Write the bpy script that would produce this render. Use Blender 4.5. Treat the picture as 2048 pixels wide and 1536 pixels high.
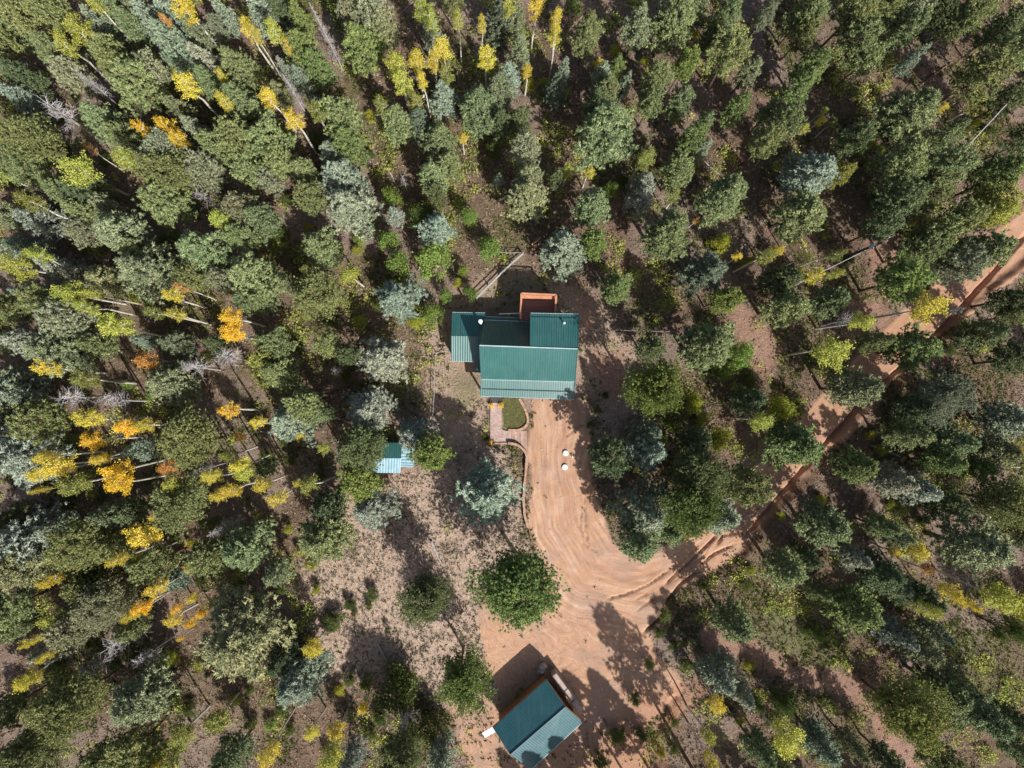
import bpy, bmesh, math, random
import numpy as np
from mathutils import Vector, Euler, Matrix

for o in list(bpy.data.objects):
    bpy.data.objects.remove(o)
scene = bpy.context.scene
COL = scene.collection
R = math.radians
# ------------------------------------------------------------------ camera
FPX = 1364.0                      # focal length in photo pixels (2048 wide)
CAM_H = 76.0
cam_d = bpy.data.cameras.new("camera")
cam_d.lens = FPX / 2048 * 36
cam_d.sensor_width = 36
cam_d.clip_end = 3000
cam = bpy.data.objects.new("camera", cam_d)
COL.objects.link(cam)
cam.location = (0, 0, CAM_H)
cam.rotation_euler = (R(1.34), R(-1.64), 0)
scene.camera = cam
# ------------------------------------------------------------------ light
SUN_EL = 46.0
sun_dir = Vector((0.515 * math.cos(R(SUN_EL)), -0.857 * math.cos(R(SUN_EL)), math.sin(R(SUN_EL)))).normalized()
world = bpy.data.worlds.new("World")
scene.world = world
world.use_nodes = True
wn = world.node_tree.nodes
wl = world.node_tree.links
sky = wn.new("ShaderNodeTexSky")
sky.sky_type = 'NISHITA'
sky.sun_disc = False
sky.sun_elevation = R(SUN_EL)
sky.sun_rotation = R(149)          # clockwise from +Y: south-south-east
sky.altitude = 0
sky.dust_density = 3.0
sky.ozone_density = 0.4
wl.new(sky.outputs[0], wn["Background"].inputs[0])
wn["Background"].inputs[1].default_value = 0.085
sun_l = bpy.data.lights.new("sun", 'SUN')
sun_l.energy = 5.0
sun_l.angle = R(0.53)
sun_l.color = (1.0, 0.95, 0.88)
sun = bpy.data.objects.new("sun", sun_l)
sun.rotation_euler = sun_dir.to_track_quat('Z', 'Y').to_euler()
sun.location = (40, -60, 120)
COL.objects.link(sun)
scene.view_settings.view_transform = 'Standard'
scene.view_settings.look = 'None'
scene.view_settings.exposure = 0.38
scene.view_settings.gamma = 1.0

# ------------------------------------------------------------------ helpers
CAM_R = cam.rotation_euler.to_matrix()
CR = np.array(CAM_R)

def W(X, Y, z=0.0):
    """photo pixel -> point of the place at height z"""
    d = CAM_R @ Vector(((X - 1024) / FPX, (768 - Y) / FPX, -1))
    t = (z - CAM_H) / d.z
    return Vector((d.x * t, d.y * t, z))

def topx(x, y, z=0.0):
    """place -> photo pixel (numpy arrays welcome)"""
    px, py, pz = x, y, z - CAM_H
    a = CR[0][0] * px + CR[1][0] * py + CR[2][0] * pz
    b = CR[0][1] * px + CR[1][1] * py + CR[2][1] * pz
    c = CR[0][2] * px + CR[1][2] * py + CR[2][2] * pz
    return 1024 + a / -c * FPX, 768 - b / -c * FPX

def tag(o, label=None, cat=None, group=None, kind=None):
    if label: o["label"] = label
    if cat: o["category"] = cat
    if group: o["group"] = group
    if kind: o["kind"] = kind
    return o

def empty(name, loc, rz=0.0):
    o = bpy.data.objects.new(name, None)
    o.empty_display_size = 0.5
    COL.objects.link(o)
    o.location = loc
    o.rotation_euler = (0, 0, rz)
    return o

def link(name, me, mat=None, parent=None, loc=None):
    """parts are given in world coordinates; the parent only shifts the origin"""
    if mat is not None and not me.materials:
        me.materials.append(mat)
    o = bpy.data.objects.new(name, me)
    COL.objects.link(o)
    if parent is not None:
        o.parent = parent
        if loc is None:
            o.location = -Vector(parent.location)   # parents of built things carry no rotation
        else:
            o.location = loc
    elif loc is not None:
        o.location = loc
    return o

class MB:
    """collects boxes, bars and tubes; build() links them as one mesh object"""
    def __init__(s): s.v = []; s.f = []
    def add(s, v, f):
        n = len(s.v)
        s.v += [tuple(p) for p in v]
        s.f += [tuple(i + n for i in q) for q in f]
    def hexa(s, p):      # p: 4 bottom (ccw) + 4 top
        s.add(p, [(3, 2, 1, 0), (4, 5, 6, 7), (0, 1, 5, 4), (1, 2, 6, 5), (2, 3, 7, 6), (3, 0, 4, 7)])
    def box(s, a, b):
        x0, y0, z0 = a; x1, y1, z1 = b
        s.hexa([(x0, y0, z0), (x1, y0, z0), (x1, y1, z0), (x0, y1, z0), (x0, y0, z1), (x1, y0, z1), (x1, y1, z1), (x0, y1, z1)])
    def bar(s, a, b, w, h, up=Vector((0, 0, 1))):
        a = Vector(a); b = Vector(b); d = (b - a).normalized()
        sd = d.cross(up)
        if sd.length < 1e-4: sd = Vector((1, 0, 0))
        sd = sd.normalized() * w / 2
        u = sd.cross(d).normalized() * h / 2
        s.hexa([a - sd - u, a + sd - u, b + sd - u, b - sd - u, a - sd + u, a + sd + u, b + sd + u, b - sd + u])
    def tube(s, pts, rads, n=6, cap=True):
        pts = [Vector(p) for p in pts]
        base = len(s.v)
        for i, p in enumerate(pts):
            d = (pts[min(i + 1, len(pts) - 1)] - pts[max(i - 1, 0)])
            if d.length < 1e-6: d = Vector((0, 0, 1))
            d.normalize()
            a = d.cross(Vector((0.31, 0.11, 0.94)))
            if a.length < 1e-3: a = d.cross(Vector((1, 0, 0)))
            a.normalize(); b = d.cross(a)
            for k in range(n):
                t = 2 * math.pi * k / n
                s.v.append(tuple(p + (a * math.cos(t) + b * math.sin(t)) * rads[i]))
        for i in range(len(pts) - 1):
            for k in range(n):
                k2 = (k + 1) % n
                s.f.append((base + i * n + k, base + i * n + k2, base + (i + 1) * n + k2, base + (i + 1) * n + k))
        if cap:
            s.f.append(tuple(base + k for k in range(n))[::-1])
            s.f.append(tuple(base + (len(pts) - 1) * n + k for k in range(n)))
    def mesh(s, name):
        me = bpy.data.meshes.new(name)
        me.from_pydata(s.v, [], s.f)
        me.validate(); me.update()
        return me
    def build(s, name, mat, parent=None):
        me = s.mesh(name)
        bm = bmesh.new(); bm.from_mesh(me); bmesh.ops.recalc_face_normals(bm, faces=bm.faces); bm.to_mesh(me); bm.free()
        return link(name, me, mat, parent)

def np_mesh(name, V, T, var=None):
    me = bpy.data.meshes.new(name)
    V = np.ascontiguousarray(V, dtype=np.float32); T = np.ascontiguousarray(T, dtype=np.int32)
    k = T.shape[1]
    me.vertices.add(len(V)); me.vertices.foreach_set("co", V.ravel())
    me.loops.add(T.size); me.loops.foreach_set("vertex_index", T.ravel())
    me.polygons.add(len(T))
    me.polygons.foreach_set("loop_start", np.arange(0, T.size, k, dtype=np.int32))
    me.polygons.foreach_set("loop_total", np.full(len(T), k, dtype=np.int32))
    if var is not None:
        at = me.attributes.new("var", 'FLOAT', 'FACE')
        at.data.foreach_set("value", np.ascontiguousarray(var, dtype=np.float32))
    me.update(calc_edges=True)
    return me

# value noise for numpy arrays
_rs = np.random.RandomState(11)
_LAT = _rs.rand(256, 256)
def vnoise(x, y, s, o=0):
    x = x / s + 37.3 + o * 11.7; y = y / s + 91.1 + o * 5.3
    xi = np.floor(x).astype(int); yi = np.floor(y).astype(int)
    fx = x - xi; fy = y - yi
    fx = fx * fx * (3 - 2 * fx); fy = fy * fy * (3 - 2 * fy)
    g = lambda i, j: _LAT[i & 255, j & 255]
    return (g(xi, yi) * (1 - fx) * (1 - fy) + g(xi + 1, yi) * fx * (1 - fy) + g(xi, yi + 1) * (1 - fx) * fy + g(xi + 1, yi + 1) * fx * fy)
def fbm(x, y, s, n=4, o=0):
    r = 0; a = 0.5; t = 0
    for i in range(n):
        r = r + a * vnoise(x, y, s / 2 ** i, o + i * 3); t += a; a *= 0.5
    return r / t

# ------------------------------------------------------------------ materials
MATS = {}
def nmat(name):
    m = bpy.data.materials.new(name); m.use_nodes = True
    nt = m.node_tree
    b = nt.nodes["Principled BSDF"]
    MATS[name] = m
    return m, nt, b
def N(nt, t, **kw):
    n = nt.nodes.new(t)
    for k, v in kw.items(): setattr(n, k, v)
    return n
def noise(nt, scale, detail=4, rough=0.55, vec=None):
    n = N(nt, "ShaderNodeTexNoise"); n.inputs["Scale"].default_value = scale
    n.inputs["Detail"].default_value = detail; n.inputs["Roughness"].default_value = rough
    if vec is not None: nt.links.new(vec, n.inputs["Vector"])
    return n
def ramp(nt, fac, stops):
    r = N(nt, "ShaderNodeValToRGB")
    el = r.color_ramp.elements
    while len(el) < len(stops): el.new(0.5)
    for e, (p, c) in zip(el, stops):
        e.position = p; e.color = (*c, 1) if len(c) == 3 else c
    nt.links.new(fac, r.inputs[0])
    return r
def mixc(nt, fac, a, b, blend='MIX'):
    m = N(nt, "ShaderNodeMix", data_type='RGBA', blend_type=blend)
    for sock, v in ((m.inputs[0], fac), (m.inputs[6], a), (m.inputs[7], b)):
        if isinstance(v, (int, float)): sock.default_value = v
        elif isinstance(v, tuple): sock.default_value = (*v, 1)
        else: nt.links.new(v, sock)
    return m.outputs[2]
def math_n(nt, op, a, b=None, clamp=False):
    m = N(nt, "ShaderNodeMath", operation=op); m.use_clamp = clamp
    for s, v in ((m.inputs[0], a), (m.inputs[1], b)):
        if v is None: continue
        if isinstance(v, (int, float)): s.default_value = v
        else: nt.links.new(v, s)
    return m.outputs[0]

def simple(name, c1, c2, scale=3.0, rough=0.8, metal=0.0, bump=0.0, bscale=20.0):
    m, nt, b = nmat(name)
    tc = N(nt, "ShaderNodeTexCoord")
    n = noise(nt, scale, 5, 0.6, tc.outputs["Object"])
    r = ramp(nt, n.outputs[0], [(0.3, c1), (0.7, c2)])
    nt.links.new(r.outputs[0], b.inputs["Base Color"])
    b.inputs["Roughness"].default_value = rough
    b.inputs["Metallic"].default_value = metal
    if bump:
        n2 = noise(nt, bscale, 4, 0.6, tc.outputs["Object"])
        bp = N(nt, "ShaderNodeBump"); bp.inputs["Strength"].default_value = bump; bp.inputs["Distance"].default_value = 0.05
        nt.links.new(n2.outputs[0], bp.inputs["Height"]); nt.links.new(bp.outputs[0], b.inputs["Normal"])
    return m

# foliage: object colour * per-clump variation
def foliage(name, trans=0.15, spread=0.35, rough=0.7):
    m, nt, b = nmat(name)
    oi = N(nt, "ShaderNodeObjectInfo")
    at = N(nt, "ShaderNodeAttribute"); at.attribute_name = "var"
    hsv = N(nt, "ShaderNodeHueSaturation")
    mr = N(nt, "ShaderNodeMapRange"); mr.inputs[3].default_value = 1 - spread; mr.inputs[4].default_value = 1 + spread
    nt.links.new(at.outputs["Fac"], mr.inputs[0]); nt.links.new(mr.outputs[0], hsv.inputs["Value"])
    mh = N(nt, "ShaderNodeMapRange"); mh.inputs[3].default_value = 0.515; mh.inputs[4].default_value = 0.482
    nt.links.new(at.outputs["Fac"], mh.inputs[0]); nt.links.new(mh.outputs[0], hsv.inputs["Hue"])
    nt.links.new(oi.outputs["Color"], hsv.inputs["Color"])
    nt.links.new(hsv.outputs[0], b.inputs["Base Color"])
    b.inputs["Roughness"].default_value = rough
    b.inputs["Specular IOR Level"].default_value = 0.35
    if trans:
        tr = N(nt, "ShaderNodeBsdfTranslucent")
        nt.links.new(hsv.outputs[0], tr.inputs[0])
        mx = N(nt, "ShaderNodeMixShader"); mx.inputs[0].default_value = trans
        out = nt.nodes["Material Output"]
        nt.links.new(b.outputs[0], mx.inputs[1]); nt.links.new(tr.outputs[0], mx.inputs[2]); nt.links.new(mx.outputs[0], out.inputs[0])
    return m
M_NEEDLE = foliage("needles", 0.12, 0.45)
M_LEAF = foliage("leaves", 0.35, 0.35, 0.55)
M_TUFT = foliage("dry_grass", 0.2, 0.4)

def bark_mat(name, c1, c2, c3, scale, stretch):
    m, nt, b = nmat(name)
    tc = N(nt, "ShaderNodeTexCoord"); mp = N(nt, "ShaderNodeMapping"); mp.inputs["Scale"].default_value = stretch
    nt.links.new(tc.outputs["Object"], mp.inputs[0])
    n = noise(nt, scale, 4, 0.65, mp.outputs[0])
    r = ramp(nt, n.outputs[0], [(0.36, c1), (0.46, c2), (0.7, c3)])
    nt.links.new(r.outputs[0], b.inputs["Base Color"]); b.inputs["Roughness"].default_value = 0.85
    return m
M_PINEBARK = bark_mat("pine_bark", (0.05, 0.03, 0.022), (0.13, 0.075, 0.05), (0.2, 0.12, 0.085), 5, (1, 1, 0.3))
M_FIRBARK = bark_mat("fir_bark", (0.04, 0.032, 0.028), (0.09, 0.075, 0.062), (0.15, 0.13, 0.11), 5, (1, 1, 0.3))
M_ASPENBARK = bark_mat("aspen_bark", (0.12, 0.11, 0.09), (0.6, 0.58, 0.5), (0.74, 0.72, 0.66), 3, (0.5, 0.5, 2.2))
M_DEADBARK = bark_mat("weathered_deadwood", (0.2, 0.18, 0.17), (0.36, 0.34, 0.34), (0.5, 0.48, 0.48), 4, (1, 1, 0.5))

def roof_mat(nm="green_metal_roof", ca=(0.026, 0.105, 0.104), cb=(0.038, 0.13, 0.125)):
    m, nt, b = nmat(nm)
    geo = N(nt, "ShaderNodeNewGeometry")
    n = noise(nt, 0.5, 5, 0.6, geo.outputs["Position"])
    r = ramp(nt, n.outputs[0], [(0.3, ca), (0.7, cb)])
    mpp = N(nt, "ShaderNodeMapping"); mpp.inputs["Scale"].default_value = (3.5, 0.35, 0.35); nt.links.new(geo.outputs["Position"], mpp.inputs[0])
    ns = noise(nt, 1.0, 5, 0.7, mpp.outputs[0]); nf = noise(nt, 9.0, 3, 0.6, geo.outputs["Position"])
    rs_ = ramp(nt, ns.outputs[0], [(0.5, (0, 0, 0)), (0.75, (1, 1, 1))]); rf_ = ramp(nt, nf.outputs[0], [(0.68, (0, 0, 0)), (0.74, (1, 1, 1))])
    cw = mixc(nt, math_n(nt, 'MULTIPLY', rs_.outputs[0], 0.35), r.outputs[0], (0.12, 0.17, 0.15))
    cw = mixc(nt, math_n(nt, 'MULTIPLY', rf_.outputs[0], 0.5), cw, (0.1, 0.085, 0.05))
    nt.links.new(cw, b.inputs["Base Color"])
    n2 = noise(nt, 1.3, 5, 0.7, geo.outputs["Position"])
    r2 = ramp(nt, n2.outputs[0], [(0.3, (0.34,) * 3), (0.7, (0.42,) * 3)])
    nt.links.new(r2.outputs[0], b.inputs["Roughness"])
    b.inputs["Metallic"].default_value = 0.0
    b.inputs["Specular IOR Level"].default_value = 0.65
    b.inputs["Coat Weight"].default_value = 0.12
    b.inputs["Coat Roughness"].default_value = 0.22
    return m
M_ROOF = roof_mat()
M_BARNROOF = roof_mat("blue_teal_metal_roof", (0.018, 0.085, 0.105), (0.03, 0.11, 0.135))
def pale_roof():
    m, nt, b = nmat("pale_blue_corrugated_metal")
    geo = N(nt, "ShaderNodeNewGeometry"); n = noise(nt, 1.2, 5, .65, geo.outputs["Position"])
    r = ramp(nt, n.outputs[0], [(0.3, (0.14, 0.28, 0.36)), (0.7, (0.25, 0.4, 0.48))])
    nt.links.new(r.outputs[0], b.inputs["Base Color"]); b.inputs["Roughness"].default_value = .5; b.inputs["Metallic"].default_value = .0
    return m
M_PALE = pale_roof()
M_TRIM = simple("pale_metal_trim", (0.3, 0.42, 0.42), (0.42, 0.52, 0.52), 2, 0.4)
M_WALL = simple("brown_log_wall", (0.16, 0.085, 0.045), (0.26, 0.14, 0.075), 2.5, 0.8, bump=0.3)
M_BARNWALL = simple("rusty_brown_boards", (0.2, 0.1, 0.05), (0.32, 0.17, 0.1), 2.0, 0.85, bump=0.3)
M_WHITE = simple("white_paint", (0.7, 0.7, 0.68), (0.8, 0.8, 0.78), 4, 0.5)
M_GALV = simple("galvanised_metal", (0.5, 0.5, 0.5), (0.65, 0.65, 0.66), 6, 0.4, 0.6)
M_GREYWOOD = simple("grey_weathered_wood", (0.22, 0.22, 0.21), (0.38, 0.38, 0.36), 5, 0.85)
M_DARK = simple("dark_rubber_mat", (0.05, 0.045, 0.05), (0.08, 0.07, 0.08), 5, 0.85)
M_FRAME = simple("window_frame_paint", (0.3, 0.28, 0.25), (0.38, 0.36, 0.32), 5, 0.6)
M_GLASS = simple("dark_window_glass", (0.02, 0.025, 0.03), (0.04, 0.045, 0.05), 1, 0.08)
M_STONE = simple("pinkish_block_stone", (0.3, 0.235, 0.21), (0.46, 0.38, 0.34), 2.2, 0.9, bump=0.6, bscale=7)
M_ROCK = simple("pale_boulder", (0.36, 0.31, 0.28), (0.55, 0.5, 0.46), 2.5, 0.9, bump=0.5, bscale=6)
M_BRICK = simple("red_sandstone_wall", (0.22, 0.1, 0.065), (0.4, 0.2, 0.14), 6, 0.88, bump=0.5, bscale=14)
M_CLAY = simple("clay_pot", (0.2, 0.08, 0.05), (0.28, 0.12, 0.07), 6, 0.8)
M_FLOWER = simple("yellow_flowers", (0.75, 0.35, 0.02), (0.8, 0.65, 0.04), 18, 0.7)
M_WIRE = simple("black_cable", (0.35, 0.35, 0.36), (0.45, 0.45, 0.46), 3, 0.5)
M_POLE = simple("tarred_pole", (0.05, 0.035, 0.028), (0.1, 0.075, 0.06), 4, 0.85)
M_LID = simple("septic_lid_plastic", (0.52, 0.54, 0.52), (0.72, 0.74, 0.72), 3.5, 0.6)
M_LOGEND = simple("cut_wood", (0.35, 0.2, 0.1), (0.55, 0.35, 0.2), 5, 0.85)
M_BLUEWHITE = simple("bluish_white_sheet", (0.55, 0.6, 0.7), (0.66, 0.71, 0.8), 2, 0.45)

def board_mat(name, c1, c2, axis_scale):
    m, nt, b = nmat(name)
    geo = N(nt, "ShaderNodeNewGeometry")
    mp = N(nt, "ShaderNodeMapping"); mp.inputs["Scale"].default_value = axis_scale
    nt.links.new(geo.outputs["Position"], mp.inputs[0])
    n = noise(nt, 1.0, 3, 0.6, mp.outputs[0])
    r = ramp(nt, n.outputs[0], [(0.3, c1), (0.7, c2)])
    nt.links.new(r.outputs[0], b.inputs["Base Color"]); b.inputs["Roughness"].default_value = 0.65
    return m
M_DECK = board_mat("red_cedar_boards", (0.2, 0.075, 0.05), (0.34, 0.14, 0.095), (0.35, 7, 1))
M_RAIL = board_mat("orange_cedar_rail", (0.4, 0.17, 0.09), (0.55, 0.26, 0.15), (2, 2, 1))

def paver_mat():
    m, nt, b = nmat("pinkish_brick_pavers")
    geo = N(nt, "ShaderNodeNewGeometry")
    br = N(nt, "ShaderNodeTexBrick")
    br.inputs["Scale"].default_value = 1.0
    br.inputs["Brick Width"].default_value = 0.28; br.inputs["Row Height"].default_value = 0.14
    br.inputs["Mortar Size"].default_value = 0.012
    br.inputs["Color1"].default_value = (0.3, 0.19, 0.16, 1); br.inputs["Color2"].default_value = (0.42, 0.3, 0.27, 1)
    br.inputs["Mortar"].default_value = (0.2, 0.14, 0.12, 1)
    nt.links.new(geo.outputs["Position"], br.inputs["Vector"])
    n = noise(nt, 3.0, 5, 0.7, geo.outputs["Position"])
    r = ramp(nt, n.outputs[0], [(0.4, (0, 0, 0)), (0.65, (1, 1, 1))])
    c = mixc(nt, math_n(nt, 'MULTIPLY', r.outputs[0], 0.45), br.outputs[0], (0.55, 0.46, 0.45))
    nt.links.new(c, b.inputs["Base Color"]); b.inputs["Roughness"].default_value = 0.85
    return m
M_PAVER = paver_mat()
M_TIMBER = board_mat("weathered_step_timber", (0.2, 0.11, 0.08), (0.42, 0.29, 0.22), (9, 1.2, 1))

# ------------------------------------------------------------------ ground
def seg_dist(X, Y, pts):
    """distance to polyline, signed side (+ = right of travel on the photo) and parameter, in photo px"""
    best = np.full(X.shape, 1e9); side = np.zeros(X.shape); par = np.zeros(X.shape)
    acc = 0.0; tot = sum(math.dist(pts[i], pts[i + 1]) for i in range(len(pts) - 1))
    for i in range(len(pts) - 1):
        (ax, ay), (bx, by) = pts[i], pts[i + 1]
        dx, dy = bx - ax, by - ay; L2 = dx * dx + dy * dy; L = math.sqrt(L2)
        t = np.clip(((X - ax) * dx + (Y - ay) * dy) / L2, 0, 1)
        qx = X - (ax + t * dx); qy = Y - (ay + t * dy)
        d = np.hypot(qx, qy)
        s = np.sign(dx * (Y - ay) - dy * (X - ax))
        m = d < best
        best[m] = d[m]; side[m] = s[m]; par[m] = (acc + t[m] * L) / tot
        acc += L
    return best, side, par
def in_poly(X, Y, P):
    """soft inside mask of a polygon: signed distance in px (positive inside)"""
    d, _, _ = seg_dist(X, Y, P + [P[0]])
    ins = np.zeros(X.shape, bool)
    j = len(P) - 1
    for i in range(len(P)):
        xi, yi = P[i]; xj, yj = P[j]
        if yi != yj:
            ins ^= ((yi > Y) != (yj > Y)) & (X < (xj - xi) * (Y - yi) / (yj - yi) + xi)
        j = i
    return np.where(ins, d, -d)
def sm(a, b, x):
    t = np.clip((x - a) / (b - a), 0, 1); return t * t * (3 - 2 * t)

ROAD = [(1150, 1190), (1290, 1165), (1395, 1112), (1470, 1050), (1545, 965), (1610, 890), (1690, 800), (1765, 722), (1850, 640), (1920, 580), (1985, 530), (2060, 455), (2200, 330), (2500, 60), (3200, -600)]
ROAD_EDGE = [(1272, 1228), (1330, 1180), (1410, 1150), (1480, 1085), (1560, 990), (1640, 900), (1720, 808), (1800, 735), (1880, 660), (1950, 585), (2020, 520), (2100, 440), (2300, 260)]
DRIVE = [(1062, 798), (1172, 800), (1180, 850), (1175, 930), (1200, 1010), (1225, 1080), (1300, 1130), (1345, 1160), (1330, 1215), (1290, 1260), (1310, 1300), (1350, 1340), (1370, 1380), (1330, 1420), (1290, 1460), (1230, 1440), (1165, 1445), (1150, 1400), (1090, 1325), (1000, 1400), (975, 1340), (950, 1230), (990, 1180), (1075, 1120), (1062, 1050), (1060, 930)]
REDSOIL = [(1290, 1380), (1400, 1360), (1420, 1400), (1340, 1470), (1330, 1560), (1180, 1560), (1200, 1480)]
BARNPAD = [(900, 1400), (990, 1380), (1085, 1310), (1180, 1420), (1290, 1440), (1300, 1560), (930, 1560), (910, 1470)]
CLEAR = [(610, 1080), (690, 985), (760, 950), (850, 950), (930, 930), (1000, 900), (1050, 1000), (1050, 1100), (960, 1180), (970, 1330), (1000, 1420), (900, 1420), (820, 1350), (700, 1370), (640, 1330), (600, 1200)]
YARD = [(850, 690), (905, 620), (950, 560), (1040, 520), (1120, 560), (1200, 600), (1290, 700), (1250, 860), (1200, 900), (1170, 800), (1000, 800), (960, 900), (1000, 930), (920, 1060), (840, 950), (850, 800)]
LAWNS = [([(1450, 1200), (1540, 1180), (1560, 1240), (1480, 1270)], 0.5), ([(985, 795), (1045, 795), (1055, 840), (1040, 860), (1005, 858), (985, 800)], 1.0), ([(905, 735), (955, 740), (965, 800), (935, 830), (900, 790)], 0.6), ([(770, 770), (815, 760), (830, 800), (800, 830), (775, 810)], 0.9),
         ([(960, 590), (1030, 520), (1060, 560), (1040, 620), (980, 620)], 0.5), ([(1540, 1210), (1640, 1230), (1700, 1290), (1650, 1350), (1560, 1320), (1500, 1260)], 0.8), ([(1860, 1250), (2000, 1270), (2048, 1380), (1960, 1440), (1880, 1340)], 0.7),
         ([(860, 370), (930, 400), (960, 470), (900, 470), (850, 420)], 0.45), ([(1080, 560), (1130, 600), (1120, 640), (1090, 600)], 0.6), ([(1270, 560), (1310, 600), (1310, 680), (1280, 660)], 0.5)]
TRAIL = [(1420, 1270), (1500, 1300), (1580, 1335), (1650, 1360), (1720, 1385), (1770, 1430), (1800, 1500), (1830, 1600)]
BARE = [[(1452, 600), (1480, 585), (1535, 660), (1565, 705), (1535, 765), (1485, 705)], [(1722, 452), (1790, 440), (1800, 520), (1750, 562), (1735, 520)], [(1690, 600), (1760, 585), (1805, 640), (1785, 705), (1700, 690)], [(1180, 690), (1250, 690), (1265, 790), (1210, 800)], [(1150, 590), (1180, 600), (1200, 660), (1170, 670)]]
PATH2 = [(2048, 380), (1990, 470), (1930, 560)]
RUTS = [([(1325, 1175), (1362, 1140), (1400, 1105), (1440, 1065)], 3.2, 0.32), ([(1395, 1135), (1432, 1105), (1470, 1090)], 3, 0.3), ([(1432, 1092), (1450, 1068), (1495, 1064)], 3, 0.3),
        ([(1212, 1198), (1262, 1186), (1300, 1166), (1340, 1140)], 2.6, 0.25), ([(1272, 1198), (1300, 1186)], 2.4, 0.18), ([(1275, 1220), (1310, 1195)], 2.2, 0.16),
        ([(1283, 1270), (1305, 1250), (1330, 1225), (1336, 1200), (1365, 1165), (1400, 1140)], 4.0, 0.4), ([(1170, 985), (1168, 1060), (1178, 1095)], 2.5, 0.2), ([(1160, 1020), (1158, 1060), (1168, 1092), (1200, 1108)], 2.5, 0.18),
        ([(1480, 1085), (1560, 990), (1640, 900), (1720, 808), (1790, 745), (1850, 690)], 4.5, 0.55), ([(1850, 690), (1900, 640), (1960, 575), (2010, 520), (2060, 460)], 5.5, 0.6),
        ([(1120, 830), (1135, 870), (1160, 850), (1230, 858)], 2.2, 0.15), ([(1313, 1310), (1330, 1300), (1370, 1290)], 2.2, 0.15), ([(1066, 1330), (1120, 1400)], 1.2, 0.05)]
TRACKS = [[(1085, 840), (1083, 960), (1092, 1060), (1130, 1140), (1200, 1190), (1300, 1190), (1400, 1120), (1500, 1020), (1620, 885)],
          [(1110, 840), (1108, 950), (1118, 1040), (1160, 1115), (1240, 1155), (1330, 1140), (1420, 1080), (1520, 985), (1600, 905)],
          [(1140, 1150), (1130, 1220), (1160, 1290), (1230, 1340)], [(1150, 1130), (1200, 1210), (1240, 1280), (1240, 1400)]]
BANK2 = [(1395, 1370), (1345, 1405), (1305, 1430), (1292, 1470), (1292, 1580)]

FLOW = [(1112, 780), (1112, 950), (1125, 1060), (1180, 1150), (1290, 1168), (1400, 1112), (1500, 1010), (1620, 880), (1690, 800), (1765, 722), (1850, 640), (1920, 580), (1985, 530), (2060, 455), (2300, 260)]
def ground_fields(x, y):
    X, Y = topx(x, y)
    wx = (fbm(x, y, 4.0, 4, 1) - 0.5) * 46; wy = (fbm(x, y, 4.0, 4, 7) - 0.5) * 46
    Xw, Yw = X + wx, Y + wy
    d, s, _ = seg_dist(X + wx * .5, Y + wy * .5, ROAD)
    road = sm(50, 38, d)
    drv = sm(-8, 6, in_poly(X + wx * 0.5, Y + wy * 0.5, DRIVE))
    # the straight edge at the left of the drive
    barn = sm(-12, 12, in_poly(Xw, Yw, BARNPAD))
    clear = sm(-25, 20, in_poly(Xw, Yw, CLEAR))
    yard = sm(-30, 25, in_poly(Xw, Yw, YARD))
    dt, _, _ = seg_dist(Xw, Yw, TRAIL); trail = sm(34, 14, dt)
    d2, _, _ = seg_dist(Xw, Yw, PATH2); trail = np.maximum(trail, sm(45, 20, d2) * 0.8)
    for P in BARE: trail = np.maximum(trail, sm(-14, 14, in_poly(Xw, Yw, P)) * 0.9)
    dirt = np.maximum(np.maximum(road, drv), barn * 0.85)
    fade = sm(160, 100, np.hypot(x, y)); dirt = dirt * fade; trail = trail * fade
    green = np.zeros_like(x)
    for P, a in LAWNS:
        if a == 1.0: g = sm(-1.5, 1.5, in_poly(X, Y, P))
        else: g = sm(-22, 20, in_poly(Xw, Yw, P)) * a
        green = np.maximum(green, g)
    return X, Y, Xw, Yw, road, drv, barn, clear, yard, trail, dirt, green

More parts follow.
